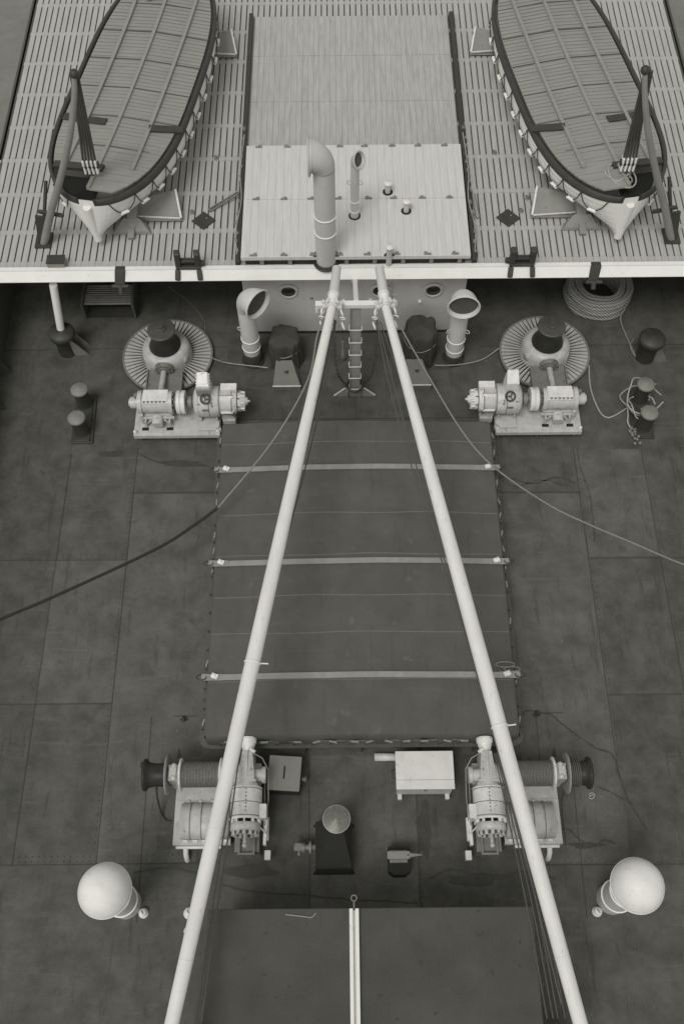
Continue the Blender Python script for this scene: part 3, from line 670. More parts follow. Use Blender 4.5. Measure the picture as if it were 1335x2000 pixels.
    b = MB().lathe([(.08, 0), (.29, 0), (.3, .02), (.3, .085), (.27, .1), (.27, .115), (.3, .13), (.3, .195), (.29, .215), (.08, .215)], (.5, yc, zc), 36, Matrix.Rotation(PI / 2, 4, 'Y'), smooth=False)
    b.build('coupling', M['machlight'], t)
    # motor
    mz = .84
    b = MB().lathe([(.05, 0), (.26, .0), (.36, .05), (.385, .12), (.385, .62), (.36, .66), (.1, .66)], (.93, yc, mz), 40, Matrix.Rotation(PI / 2, 4, 'Y'))
    b.torus((1.06, yc, mz), .387, .012, (1, 0, 0), 36, 6)
    mo = b.build('motor', M['mach'], t)
    b = MB().span((1.05, yc - .33, .36), (1.1, yc - .2, .56)).span((1.45, yc - .33, .36), (1.5, yc - .2, .56)).span((1.02, -2.5, .36), (1.53, yc - .05, .43)).span((1.0, -2.58, .3), (1.58, -2.5, .42))
    b.build('motor_foot', M['mach'], mo, .006)
    b = MB().wedge([(1.05, yc - .06, mz + .3), (1.4, yc - .06, mz + .3), (1.4, yc + .3, mz + .3), (1.05, yc + .3, mz + .3)], [(1.07, yc - .05, mz + .7), (1.38, yc - .05, mz + .7), (1.36, yc + .27, mz + .86), (1.09, yc + .27, mz + .86)])
    bx_ = b.build('terminal_box', M['machlight'], mo, .015)
    b = MB().bar((1.225, yc + .0, mz + .74), (1.225, yc + .26, mz + .87), .25, .03)
    for i in range(5):
        for s in (-1, 1): b.box((1.225 + s * .155, yc - .02 + .065 * i, mz + .66 + .035 * i), (.035, .03, .05))
    b.build('box_lid', M['machlight'], bx_, .006)
    MB().span((1.06, yc - .11, mz + .28), (1.39, yc - .062, mz + .62)).build('box_front', M['greypaint'], bx_)
    MB().span((1.17, yc - .028, mz + .628), (1.28, yc - .0, mz + .645)).build('plate_label', M['machdark'], bx_)
    hw = MB().torus((1.27, yc - .22, mz + .42), .115, .022, (0, -.55, .85), 24, 8)
    axh = Vector((0, -.55, .85)).normalized()
    for k in range(3):
        q = axh.to_track_quat('Z', 'Y').to_matrix() @ Vector((math.cos(R(120 * k)), math.sin(R(120 * k)), 0))
        hw.tube([Vector((1.27, yc - .22, mz + .42)), Vector((1.27, yc - .22, mz + .42)) + q * .11], .014, 6)
    hw.tube([Vector((1.27, yc - .22, mz + .42)) + axh * .02, Vector((1.27, yc - .22, mz + .42)) - axh * .16], .02, 8)
    hw.build('handwheel', M['black'], mo)
    b = MB().torus((1.42, yc - .3, mz + .28), .05, .012, (1, 0, .3), 14, 6).ball((1.1, yc - .28, mz + .27), .022, 6).span((1.17, yc - .372, mz + .1), (1.32, yc - .36, mz + .17))
    b.build('eye_bolt', M['machdark'], mo)
    # brush gear case and end bell
    b = MB().cyl((1.59, yc, mz), (1.9, yc, mz), .36, 32).span((1.6, yc - .3, mz - .36), (1.92, yc - .05, mz + .1)).span((1.62, yc - .36, .3), (1.94, yc - .1, .5))
    cc = b.build('brush_case', M['mach'], t, .01)
    b = MB().wedge([(1.62, yc - .36, mz - .02), (1.92, yc - .36, mz - .02), (1.92, yc - .1, mz + .345), (1.62, yc - .1, mz + .345)], [(1.62, yc - .39, mz + .02), (1.92, yc - .39, mz + .02), (1.92, yc - .11, mz + .39), (1.62, yc - .11, mz + .39)])
    b.box((1.77, yc - .24, mz + .21), (.05, .05, .05))
    for i in range(5):
        for s in (-1, 1): b.box((1.77 + s * .165, yc - .34 + .055 * i, mz + .05 + .075 * i), (.03, .035, .035))
    b.build('case_door', M['machlight'], cc, .006)
    MB().wedge([(1.6, yc - .365, mz - .045), (1.94, yc - .365, mz - .045), (1.94, yc - .085, mz + .365), (1.6, yc - .085, mz + .365)], [(1.6, yc - .38, mz - .03), (1.94, yc - .38, mz - .03), (1.94, yc - .09, mz + .378), (1.6, yc - .09, mz + .378)]).build('door_backing', M['caulk'], cc)  # dark plate backing the door, drawn as a gap line round it
    MB().cyl((1.575, yc, mz), (1.592, yc, mz), .392, 32).cyl((1.88, yc, mz), (1.905, yc, mz), .372, 32).build('joint', M['machdark'], cc)
    MB().span((1.62, yc + .05, mz + .3), (2.02, yc + .24, mz + .44)).span((1.66, yc + .02, mz + .2), (1.95, yc + .2, mz + .3)).build('case_lid', M['machlight'], cc, .01)
    b = MB().lathe([(.36, 0), (.3, .1), (.27, .12), (.27, .2), (.2, .22), (.2, .3), (.1, .32), (.1, .36), (.03, .37), (.03, .42), (.001, .42)], (1.9, yc, mz), 28, Matrix.Rotation(PI / 2, 4, 'Y'))
    for k in range(8): b.cyl((2.0, yc + .24 * math.cos(R(45 * k)), mz + .24 * math.sin(R(45 * k))), (2.2, yc + .22 * math.cos(R(45 * k)), mz + .22 * math.sin(R(45 * k))), .028, 8)
    b.build('end_bell', M['machlight'], t)
    b = MB()
    for k in range(8): b.cyl((2.03, yc + .24 * math.cos(R(45 * k + 22)), mz + .24 * math.sin(R(45 * k + 22))), (2.09, yc + .24 * math.cos(R(45 * k + 22)), mz + .24 * math.sin(R(45 * k + 22))), .035, 8)
    b.torus((2.02, yc, mz), .285, .012, (1, 0, 0), 28, 6).torus((1.33, yc, mz), .388, .007, (1, 0, 0), 36, 6).build('joint_ring', M['caulk'], t)
    b = MB()
    for i in range(6):
        for q in (-.17, .2): b.box((-.28 + .1 * i, yc + q, zc + .24), (.03, .03, .1))
    b.build('lid_bolt_row', M['machdark'], gc)
    return t
cp = capstan('left capstan with slatted grey ring, dark drum and pale motor to its right', (-4.97, 16.0, 0))
dup(cp, (5.06, 16.0, 0), 'right capstan with slatted grey ring, dark drum and pale motor to its left', mirror=True)

# ------------------------------------------------------------------ cargo winches
def winch(label, loc):
    t = thing('cargo_winch', label, 'winch', loc, 'cargo winches at the near end of the hatch')
    # local frame: drum axis along x at z=.95, y=0 ; motor inboard (+x); near side -y
    az = .95; RY = Matrix.Rotation(PI / 2, 4, 'Y')
    wd = MB().lathe([(.05, 0), (.31, 0), (.325, .02), (.32, .06), (.26, .1), (.235, .2), (.23, .3), (.24, .4), (.26, .47), (.05, .47)], (-1.26, 0, az), 32, RY).build('warping_drum', M['drum'], t)
    MB().lathe([(.05, 0), (.4, 0), (.4, .03), (.05, .03)], (-.79, 0, az), 40, RY, smooth=False).torus((-.78, 0, az), .395, .018, (1, 0, 0), 40, 6).build('guard_disc', M['barsteel'], t)
    b = MB().cyl((-.76, 0, az), (-.2, 0, az), .1, 16).box((-.64, 0, az + .05), (.2, .32, .3)).box((-.64, 0, az + .23), (.14, .2, .06)).box((-.64, 0, .65), (.16, .3, .55))
    for yy in (-.12, .12): b.ball((-.62, yy, az + .24), .06, 8)
    for yy in (-.16, .16): b.cyl((-.56, yy, az), (-.5, yy, az), .05, 8)
    b.build('bearing', M['mach'], t, .01)
    b = MB()
    for x in (-.52, .3): b.lathe([(.1, 0), (.32, 0), (.335, .012), (.335, .03), (.32, .04), (.1, .04)], (x, 0, az), 36, RY)
    dr = b.lathe([(.22, -.5), (.22, .32)], (0, 0, az), 32, RY).build('drum', M['machlight'], t)
    b = MB()
    N = 25; pts = []
    for i in range(N * 20 + 1):
        a = 2 * PI * i / 20; x = -.465 + .745 * i / (N * 20)
        pts.append((x, .245 * math.cos(a), az + .245 * math.sin(a)))
    b.tube(pts, .0145, 6).build('wire', M['drumwire'], dr)
    # gear case: conical, along y with a flared top
    RX = Matrix.Rotation(-PI / 2, 4, 'X'); mx = .85
    b = MB().wedge([(mx - .17, -.15, .62), (mx + .17, -.15, .62), (mx + .13, .42, .62), (mx - .13, .42, .62)], [(mx - .17, -.15, az + .26), (mx + .17, -.15, az + .26), (mx + .11, .42, az + .22), (mx - .11, .42, az + .22)])
    b.cyl((.34, 0, az), (mx, 0, az), .2, 24).cyl((mx, -.02, az), (mx + .34, -.02, az), .13, 20).cyl((mx + .3, -.02, az), (mx + .38, -.02, az), .17, 20)
    for i in range(4): b.ball((mx - .09, -.08 + .13 * i, az + .25), .018, 5); b.ball((mx + .1, -.08 + .13 * i, az + .25), .018, 5)
    b.span((mx - .02, -.15, az + .24), (mx + .02, .42, az + .275)).bar((mx - .2, -.17, az + .18), (mx + .2, -.17, az + .18), .05, .1)
    b.span((.45, -.14, .3), (1.1, .3, .62))
    b.build('gear_case', M['mach'], t, .01)
    MB().lathe([(.1, 0), (.115, .05), (.13, .12), (.145, .14), (.145, .19), (.165, .2), (.175, .3), (.165, .31), (.13, .28), (.001, .28)], (mx - .0, .42, az + .05), 24, RX).build('brake_cup', M['machlight'], t)
    # motor
    b = MB().lathe([(.2, 0), (.24, .08), (.3, .12), (.315, .16), (.315, .72), (.33, .73), (.33, .76), (.28, .76)], (mx, -.16, az), 36, Matrix.Rotation(PI / 2, 4, 'X'))
    b.torus((mx, -.3, az), .316, .01, (0, 1, 0), 36, 6)
    mo = b.build('motor', M['machlight'], t)
    b = MB()
    for k in range(10):
        a = R(36 * k + 18); p = Vector((mx + .27 * math.cos(a), -.93, az + .27 * math.sin(a)))
        b.prism([(-.06, .05), (.06, .05), (.015, -.06), (-.015, -.06)], -.012, .012, Matrix.Translation(p) @ Matrix.Rotation(-a, 4, 'Y') @ Matrix.Rotation(PI / 2, 4, 'Y') @ Matrix.Rotation(PI / 2, 4, 'Z') @ Matrix.Rotation(-PI / 2, 4, 'Z') @ Matrix.Rotation(PI / 2, 4, 'Y') @ Matrix.Rotation(0, 4, 'X') @ Matrix.Rotation(PI / 2, 4, 'X') @ Matrix.Rotation(PI / 2, 4, 'X'))
        b.bar((p.x, -.88, p.z), (p.x, -1.0, p.z), .035, .05)
    b.build('vent_spider', M['machlight'], mo)
    b = MB()
    for yy in (-.33, -.6, -.86): b.torus((mx, yy, az), .3155, .0065, (0, 1, 0), 36, 6)
    for k in range(7): b.box((mx + .02, -.36 - .07 * k, az + .316), (.022, .022, .012))
    b.build('joint', M['caulk'], mo)
    b = MB()
    for k in range(12): a = R(30 * k + 15); b.cyl((mx + .235 * math.cos(a), -1.135, az + .235 * math.sin(a)), (mx + .235 * math.cos(a), -1.2, az + .235 * math.sin(a)), .03, 8)
    b.torus((mx, -1.14, az), .235, .012, (0, 1, 0), 28, 6); b.build('bolt_ring', M['caulk'], mo)
    MB().cyl((mx, -.86, az), (mx, -1.02, az), .2, 20).build('core', M['hole'], mo)
    b = MB().lathe([(.001, 0), (.28, 0), (.3, .01), (.3, .14), (.27, .16), (.2, .18), (.001, .2)], (mx, -.98, az), 36, Matrix.Rotation(PI / 2, 4, 'X'))
    for k in range(12): a = R(30 * k); b.cyl((mx + .235 * math.cos(a), -1.1, az + .235 * math.sin(a)), (mx + .235 * math.cos(a), -1.22, az + .235 * math.sin(a)), .04, 8)
    b.cyl((mx, -1.15, az), (mx, -1.42, az + .02), .035, 10).ball((mx, -1.4, az + .02), .05, 6)
    b.build('end_ring', M['mach'], mo)
    b = MB()
    for s in (-1, 1): b.span((mx + s * .13, -1.52, .55), (mx + s * .17, -1.12, .6)); b.span((mx + s * .13, -1.52, .35), (mx + s * .17, -1.46, .549))
    b.span((mx - .13, -1.52, .55), (mx + .13, -1.48, .6)); b.span((mx - .25, -1.45, 0), (mx + .25, -.1, .5)); b.build('pedestal', M['machdark'], t)
    MB().span((mx + .26, -.9, .7), (mx + .42, -.62, az + .14)).build('switch_box', M['machlight'], t, .01)
    # brake lever linkage along the inboard side
    MB().tube([(mx + .05, .42, az + .2), (mx + .3, .3, az + .1), (mx + .42, .1, az)], .013, 8).tube([(mx + .42, .12, az), (mx + .44, -.5, .9), (mx + .38, -1.0, .85)], .012, 8).tube([(mx + .34, .1, .8), (mx + .36, -.8, .75)], .012, 8).build('control_rod', M['greypaint'], t)
    b = MB()
    b.span((mx + .36, -1.25, .5), (mx + .44, -.8, .62)).span((mx + .34, -1.35, .55), (mx + .4, -.85, .72)).cyl((mx + .06, .46, az + .2), (mx + .16, .4, az + .2), .035, 8)
    b.bar((mx + .4, -.8, .9), (mx + .38, -1.3, .66), .05, .03).tube([(mx + .2, -.98, az + .2), (mx + .4, -1.15, .8)], .014, 6)
    b.build('brake_linkage', M['machlight'], t)
    MB().span((mx + .36, -1.6, .34), (mx + .48, -1.42, .5)).span((mx + .4, -1.55, 0), (mx + .44, -1.5, .34)).build('pedal', M['machlight'], t, .008)
    # resistance box with a curved ribbed cover
    cv = [(.36 * math.cos(PI * k / 20), .29 * math.sin(PI * k / 20) ** .8) for k in range(20, -1, -1)]
    MP = Matrix.Translation((-.52, -.82, .36)) @ Matrix(((0, 0, 1, 0), (1, 0, 0, 0), (0, 1, 0, 0), (0, 0, 0, 1)))
    cvb = MB().prism(cv, 0.0, 1.0, MP); cvb.sm = [False, False] + [True] * (len(cvb.f) - 2); cvb.build('curved_cover', M['mach'], t)
    b = MB()
    for x in (-.33, -.1, .13, .36):
        b.prism([(p * 1.02, q * 1.03) for p, q in cv], 0, .022, Matrix.Translation((x, -.82, .36)) @ Matrix(((0, 0, 1, 0), (1, 0, 0, 0), (0, 1, 0, 0), (0, 0, 0, 1))))
    b.build('cover_strap', M['machdark'], t)
    fr = MB().span((-.68, -1.28, .3), (.5, -.38, .355)).span((-.68, -1.28, .2), (.5, -1.24, .299)).span((-.68, -.38, .3), (.5, .35, .35)).build('bed_frame', M['mach'], t, .008)
    b = MB()
    for i in range(5): b.box((-.42 + .2 * i, -1.21, .37), (.1, .05, .03)).cut(); b.lathe([(.045, 0), (.02, .05), (.001, .055)], (-.4 + .25 * i, -.42, .355), 8).cut()
    each(b, 'lug', M['machlight'], fr)
    b = MB()
    for (x, y) in ((-.6, -1.2), (.42, -1.2), (-.6, .2), (.42, .2)): b.span((x - .04, y - .04, 0), (x + .04, y + .04, .299)).cut()
    b.bar((-.56, -1.2, .12), (.38, -1.2, .12), .03, .04); each(b, 'leg', M['black'], fr)
    MB().tube([(-.42, -1.32, .24), (-.42, -1.42, .2), (-.41, -1.5, .1), (-.41, -1.52, 0)], .055, 12).cyl((-.62, -1.31, .25), (.3, -1.31, .25), .035, 10).build('conduit', M['machlight'], t)
    MB().prism([(-.08, 0), (.02, 0), (-.0, .3)], -.012, .012, Matrix.Translation((-.55, .36, .9)) @ Matrix.Rotation(R(60), 4, 'X')).build('pawl', M['black'], t)
    return t
wl = winch('left cargo winch with dark warping drum at its left end', (-3.2, 4.7, 0))
w2 = dup(wl, (3.38, 4.66, 0), 'right cargo winch with rope turns on the warping drum at its right end', mirror=True)
rope('rope_tail', [(-4.22, 4.52, .78), (-4.24, 4.35, .5), (-4.2, 4.1, .1), (-4.12, 3.98, .03), (-4.0, 3.95, .02)], .022, M['black'], 'short dark rope tail hanging from the left winch drum')
b = MB(); P_ = []
for i in range(5 * 16 + 1):
    a = 2 * PI * i / 16; P_.append((4.22 + .2 * i / 80 , 4.66 + .262 * math.cos(a), .95 + .262 * math.sin(a)))
P_ += [(4.2, 4.42, .8), (4.2, 4.38, .4), (4.2, 4.3, .05), (4.2, 3.9, .02), (4.2, 3.4, .02)]
tag(b.tube(P_, .018, 6).build('rope_tail', M['wire']), 'dark rope wound round the right winch drum and trailing on deck', 'rope')

# ------------------------------------------------------------------ small gear at the near end
t = thing('locker', 'grey square box with a dark slot in its lid beside the left winch', 'locker', (-1.62, 4.81, 0)); t.rotation_euler = (0, 0, R(-4))
MB().span((-.3, -.33, 0), (.32, .33, .5)).build('body', M['black'], t, .01)
ld = MB().span((-.34, -.36, .5), (.34, .36, .55)).build('lid', M['greypaint'], t, .012)
MB().span((-.02, -.12, .5505), (.012, .14, .556)).build('slot', M['hole'], ld)
MB().cyl((.36, -.05, .3), (.46, -.05, .3), .05, 10).torus((.44, -.05, .36), .06, .012, (1, 0, 0), 12, 6).build('hasp', M['machdark'], t)
t = thing('deck_chest', 'pale painted deck chest on two feet beside the right winch', 'chest', (1.29, 4.8, 0))
MB().span((-.57, -.36, .12), (.57, .36, .72)).build('body', M['chest'], t, .012)
MB().span((-.6, -.2, .721), (.6, .39, .765)).build('lid', M['chest'], t, .01)
MB().span((-.6, -.395, .721), (.6, -.204, .763)).build('lid', M['chest'], t, .01)
b = MB()
for x in (-.5, .5): b.span((x - .045, -.46, 0), (x + .045, .4, .119)).cut()
each(b, 'foot', M['chest'], t, .01)
MB().cyl((0, -.4, .62), (0, -.36, .62), .03, 10).span((-.02, -.38, .66), (.02, -.364, .72)).build('latch', M['machdark'], t)
MB().tube([(-.58, .1, .45), (-.65, .08, .45), (-.65, -.08, .45), (-.58, -.1, .45)], .018, 8).build('handle', M['black'], t)
t = thing('pipe_length', 'short pale pipe lying between the hatch and the deck chest', 'pipe', (.5, 5.24, .085))
MB().lathe([(.07, 0), (.085, 0), (.085, .55), (.07, .55), (.07, .0)], (-.22, 0, 0), 20, Matrix.Rotation(PI / 2, 4, 'Y')).build('barrel', M['machlight'], t)
MB().lathe([(.07, 0), (.09, 0), (.09, .02), (.07, .02)], (.33, 0, 0), 20, Matrix.Rotation(PI / 2, 4, 'Y')).build('collar', M['barsteel'], t)

t = thing('forge', 'dark sheet iron forge with a pyramid hood and round chimney cap', 'forge', (-.6, 3.36, 0))
MB().span((-.34, -.42, .5), (.34, .42, .64)).build('hearth', M['tar'], t, .01)
for x in (-.32, .32):
    for y in (-.38, .38):
        MB().tube([(x, y, .5), (x * 1.05, y * 1.1, .12), (x * 1.25, y * 1.25, .02)], .03, 8).build('leg', M['tar'], t)
b = MB().add([(-.36, -.44, .641), (.36, -.44, .641), (.36, .44, .641), (-.36, .44, .641), (-.05, .2, 1.15), (.19, .2, 1.15), (.19, .42, 1.15), (-.05, .42, 1.15)], [(0, 1, 5, 4), (1, 2, 6, 5), (3, 0, 4, 7), (4, 5, 6, 7)])
b.add([(.36, .44, .641), (-.36, .44, .641), (-.05, .42, 1.15), (.19, .42, 1.15)], [(0, 1, 2, 3)])
b.build('hood', M['tar'], t)
MB().wedge([(-.36, -.5, .06), (.36, -.5, .06), (.36, -.47, .06), (-.36, -.47, .06)], [(-.35, -.46, .62), (.35, -.46, .62), (.35, -.43, .62), (-.35, -.43, .62)]).build('front_sheet', M['tar'], t)
MB().span((-.37, -.42, .06), (-.345, .42, .6)).build('side_sheet', M['black'], t)
ch = MB().cyl((.07, .31, 1.1), (.07, .31, 1.5), .1, 18).build('chimney', M['black'], t)
b = MB()
for k in range(3): a = R(120 * k + 30); b.bar((.07 + .1 * math.cos(a), .31 + .1 * math.sin(a), 1.45), (.07 + .2 * math.cos(a), .31 + .2 * math.sin(a), 1.62), .02, .01)
b.build('stay', M['barsteel'], ch)
MB().lathe([(.255, 1.58), (.265, 1.575), (.263, 1.595), (.001, 1.65)], (.07, .31, 0), 40, smooth=False).build('chimney_cap', M['zinc'], ch)
MB().torus((.07, .31, 1.588), .262, .007, (0, 0, 1), 40, 6).build('cap_rim_glint', M['machlight'], ch)  # cap's bright edge glints painted on as a pale rim
b = MB().cyl((-.36, -.02, .42), (-.62, -.02, .42), .06, 14).cyl((-.45, -.02, .42), (-.5, -.02, .42), .13, 18).cyl((-.58, -.02, .42), (-.66, -.02, .42), .1, 16).box((-.72, -.02, .42), (.12, .14, .14)).cyl((-.7, -.02, .42), (-.7, -.18, .42), .03, 8).cyl((-.8, -.02, .42), (-.76, -.02, .42), .08, 12).span((-.56, -.06, 0), (-.5, .02, .4))
b.build('blower', M['machdark'], t)
t = thing('anvil', 'grey topped anvil with pointed horn on a dark block', 'anvil', (.72, 3.14, 0))
MB().prism([(-.22, -.26), (-.12, -.34), (.12, -.34), (.22, -.26), (.22, .2), (-.22, .2)], 0, .42, None).build('block', M['tar'], t, .008)
b = MB().span((-.25, -.075, .6), (.2, .075, .66)).span((-.14, -.06, .5), (.1, .06, .6)).span((-.2, -.12, .421), (.16, .12, .5))
b.cyl((.2, 0, .63), (.45, 0, .64), .05, 14, .006)
b.build('body', M['greypaint'], t, .008)
MB().cyl((.165, 0, .655), (.165, 0, .6615), .015, 10).build('hardie_hole', M['hole'], t)

# sounding caps and small bits
def cap(label, x, y, h=.14, r=.075):
    t = thing('sounding_cap', label, 'pipe cap', (x, y, 0), 'white pipe caps on deck')
    MB().lathe([(r * 1.3, 0), (r * 1.3, .02), (r * .8, .03), (r * .8, h - .05), (r, h - .04), (r, h), (.001, h + .008)], (0, 0, 0), 20).build('cap', M['white'], t)
    MB().box((0, 0, h + .012), (.02, r * 1.1, .02), .5).build('key', M['machdark'], t)
cap('small white pipe cap on deck beside the left mushroom ventilator', -4.42, 2.17)
cap('small white pipe cap on deck close against the left boom', -3.5, 2.16, .16, .09)
cap('lowest small white pipe cap, half hidden by the left boom', -3.5, 1.83, .12, .07)
cap('small white pipe cap on deck beside the right mushroom ventilator', 4.66, 2.12)
t = thing('guide_channel', 'white painted steel channel with ring end on the mast house roof', 'channel', (-.22, 0, 2.2))
MB().span((-.085, -.8, .001), (-.02, 1.98, .12)).span((.02, -.8, .001), (.085, 1.98, .12)).span((-.019, -.8, .001), (.019, 1.96, .03)).build('channel', M['white'], t, .006)
MB().torus((0, 2.16, .06), .05, .012, (0, 0, 1), 18, 6).cyl((0, 1.98, .06), (0, 2.1, .06), .014, 8).build('ring', M['machdark'], t)
rope('line_end', [(-3.15, 2.15, .02), (-3.05, 1.95, .03), (-2.98, 1.8, 2.25), (-2.8, 1.75, 2.23), (-2.7, 1.85, 2.23)], .014, M['ropelight'], 'frayed pale line end on deck just right of the left boom') if False else None
rope('hook_rod', [(-1.45, 1.9, 2.215), (-1.1, 1.86, 2.215), (-.98, 1.85, 2.215), (-.9, 1.92, 2.22)], .011, M['barsteel'], 'thin pale hooked rod lying on the dark mast house roof', 'rod')
for (x, y, s, lb) in ((-3.88, 6.13, .07, 'small dark eye plate on deck left of the hatch corner'), (3.87, 6.17, .08, 'small dark eye plate on deck right of the hatch corner'), (-4.7, 5.12, .05, 'small dark eye plate on deck left of the left winch drum')):
    t = thing('eye_plate', lb, 'eye plate', (x, y, 0))
    MB().box((0, 0, .01), (s * 2.2, s * 1.4, .02), .5).build('plate', M['black'], t); MB().torus((0, 0, .07), .05, .016, (1, .5, 0), 14, 6).build('eye', M['black'], t)
rope('loose_lashing', [(4.78, 4.42, .02), (4.86, 4.46, .03), (4.9, 4.4, .04), (4.83, 4.33, .03), (4.79, 4.38, .03), (4.87, 4.42, .05)], .012, M['ropelight'], 'tiny tangle of pale lashing on deck right of the right winch')

# ------------------------------------------------------------------ covered gear and lines before the deckhouse
def bundle(name, label, loc, rx, ry, h, seed):
    rn = random.Random(seed); nz, n = 16, 48; vs = []; fs = []; ph = [rn.uniform(0, 6.28) for _ in range(8)]
    for j in range(nz + 1):
        f = j / nz; zz = h * min(1, f * 1.25) if f < .8 else h * (1.0 + .06 * (f - .8) / .2)
        pr = 1.0 - .12 * f if f < .72 else (1.0 - .0864) * math.sqrt(max(0.0, 1 - ((f - .72) / .28) ** 2)) + .001
        for k in range(n):
            a = 2 * PI * k / n
            fold = 1 + (.07 * math.sin(7 * a + ph[0] + 2 * f) + .05 * math.sin(11 * a + ph[1] - 3 * f) + .06 * math.sin(3 * a + ph[2])) * (1 - .3 * f)
            q = abs(math.cos(a)) ** .7 * (1 if math.cos(a) > 0 else -1), abs(math.sin(a)) ** .7 * (1 if math.sin(a) > 0 else -1)
            vs.append((rx * pr * fold * q[0], ry * pr * fold * q[1], zz + .04 * h * math.sin(5 * a + ph[3]) * f * (1 - f) * 4))
    for j in range(nz):
        for k in range(n): fs.append((j * n + k, j * n + (k + 1) % n, (j + 1) * n + (k + 1) % n, (j + 1) * n + k))
    t = thing(name, label, 'covered winch', loc, 'canvas covered gear before the deckhouse')
    MB().add(vs, fs, True).build('canvas', M['tarpdark'], t)
    zc = h * .62; MB().tube([(rx * 1.0 * math.cos(2 * PI * k / 24), ry * 1.0 * math.sin(2 * PI * k / 24), zc + .03 * math.sin(k)) for k in range(24)], .016, 6, closed=True).build('lashing', M['rope'], t)
bundle('covered_winch', 'dark canvas covered winch left of the crutch', (-1.82, 15.95, 0), .42, .42, .95, 3)
bundle('covered_winch', 'dark canvas covered winch right of the crutch', (1.72, 16.0, 0), .42, .45, 1.2, 8)
def foot_plate(label, x, y):
    t = thing('fairlead_box', label, 'fairlead', (x, y, 0))
    MB().wedge([(-.36, -.25, .0), (.36, -.25, 0), (.3, .45, 0), (-.32, .45, 0)], [(-.36, -.24, .22), (.36, -.24, .22), (.14, .4, .46), (-.28, .4, .46)]).build('sloped_plate', M['plategrey'], t, .01)
    MB().cyl((0.0, .08, .33), (0, .12, .37), .05, 12).build('bolt', M['black'], t)
    MB().box((0, -.25, .2), (.74, .03, .03)).build('lip', M['machlight'], t)
foot_plate('grey sloped plate box in front of the left covered winch', -1.78, 15.15)
foot_plate('grey sloped plate box in front of the right covered winch', 1.62, 15.15)
rope('thin_line', [(-3.8, 15.72, .4), (-3.6, 15.72, .25), (-3.29, 15.73, .1), (-2.28, 15.43, .3)], .014, M['ropelight'], 'thin line from the left capstan ring to the left covered winch', 'line')
rope('thin_line', [(2.1, 15.46, .3), (2.5, 15.54, .18), (2.96, 15.69, .05), (3.45, 15.85, .05), (3.85, 16.1, .16)], .014, M['ropelight'], 'thin line from the right covered winch to the right capstan ring', 'line')
rope('hose', [(6.22, 15.62, .02), (6.17, 14.93, .02), (6.25, 14.35, .02), (6.4, 14.0, .02), (6.65, 14.0, .02), (7.28, 14.43, .03), (7.9, 15.0, .02)], .02, M['ropelight'], 'pale hose looping on deck from the right capstan to the rope heap', 'hose')
rope('thin_line', [at(330, 560, .02), at(370, 590, .02), at(398, 625, .02), at(400, 650, .02)], .009, M['rope'], 'faint thin line curling on the shaded deck behind the left capstan', 'line')

# ------------------------------------------------------------------ bollards, rope coil, gear at the sides
def bollards(name, label, loc, rz=0):
    t = thing(name, label, 'bollards', loc, 'mooring bollards'); t.rotation_euler = (0, 0, rz)
    MB().span((-.28, -.75, 0), (.28, .75, .06)).span((-.2, -.72, .06), (.2, .72, .1)).build('base', M['black'], t, .02)
    for y in (-.43, .43):
        MB().lathe([(.2, .1), (.185, .2), (.18, .62), (.2, .68)], (0, y, 0), 28).build('post', M['black'], t)
        MB().lathe([(.2, .68), (.225, .7), (.225, .74), (.19, .77), (.001, .79)], (0, y, 0), 28).build('cap', M['machdark'], t)
bollards('mooring_bollard', 'pair of dark mooring bollards on deck at the left edge', (-6.99, 14.05, 0), R(2))
bollards('mooring_bollard', 'pair of dark mooring bollards draped with loose rope at the right edge', (7.35, 14.05, 0), R(-3))
b = MB()
for k, (cx, cy, r_, z) in enumerate([(7.25, 14.4, .35, .12), (7.3, 14.1, .3, .3), (7.2, 13.9, .28, .14), (7.35, 14.3, .42, .5)]):
    b.tube(smooth_path([(cx + r_ * math.cos(a) * (1 + .15 * math.sin(3 * a + k)), cy + r_ * 1.3 * math.sin(a), max(.03, z + .1 * math.sin(2 * a + k))) for a in [R(30 * i) for i in range(12)]], 4), .02, 6)
tag(b.build('rope_heap', M['ropelight']), 'loose pale rope looped over the bollards at the right edge', 'rope')
b = MB(); rn = random.Random(3)
for k in range(16): b.ball((7.1 + rn.uniform(-.12, .12), 13.35 + rn.uniform(-.25, .25), .05 + rn.uniform(0, .05)), .045, 5)
tag(b.build('chain', M['machdark']), 'small heap of rusty chain below the right bollards', 'chain')
b = MB()
for j in range(6):
    for k in range(4):
        r_ = .86 - .1 * k - .02 * ((j + k) % 2); z = .06 + .1 * j
        P_ = [(6.72 + (r_ + .015 * math.sin(5 * a + j * 2 + k)) * math.cos(a), 18.0 + (r_ + .015 * math.sin(4 * a + j)) * math.sin(a), z + .015 * math.sin(3 * a + k + j)) for a in [2 * PI * i / 40 for i in range(40)]]
        b.tube(P_, .055, 8, closed=True)
tag(b.build('rope_coil', M['hawser']), 'great coil of thick pale mooring rope under the boat deck edge', 'rope coil')
t = thing('rope_reel', 'dark slatted crate with rope in the shade behind the left capstan', 'crate', (-6.65, 17.75, 0))
MB().span((-.65, -.35, .0), (.65, .45, .12)).build('base', M['black'], t)
for x in (-.68, .68): MB().span((x - .03, -.4, 0), (x + .03, .5, .6)).build('side', M['caulk'], t)
b = MB()
for i in range(9): b.cyl((-.64, -.28 + .08 * i, .5 - .004 * i), (.64, -.28 + .08 * i, .5 - .004 * i), .035, 8)
b.build('slats', M['machdark'], t)
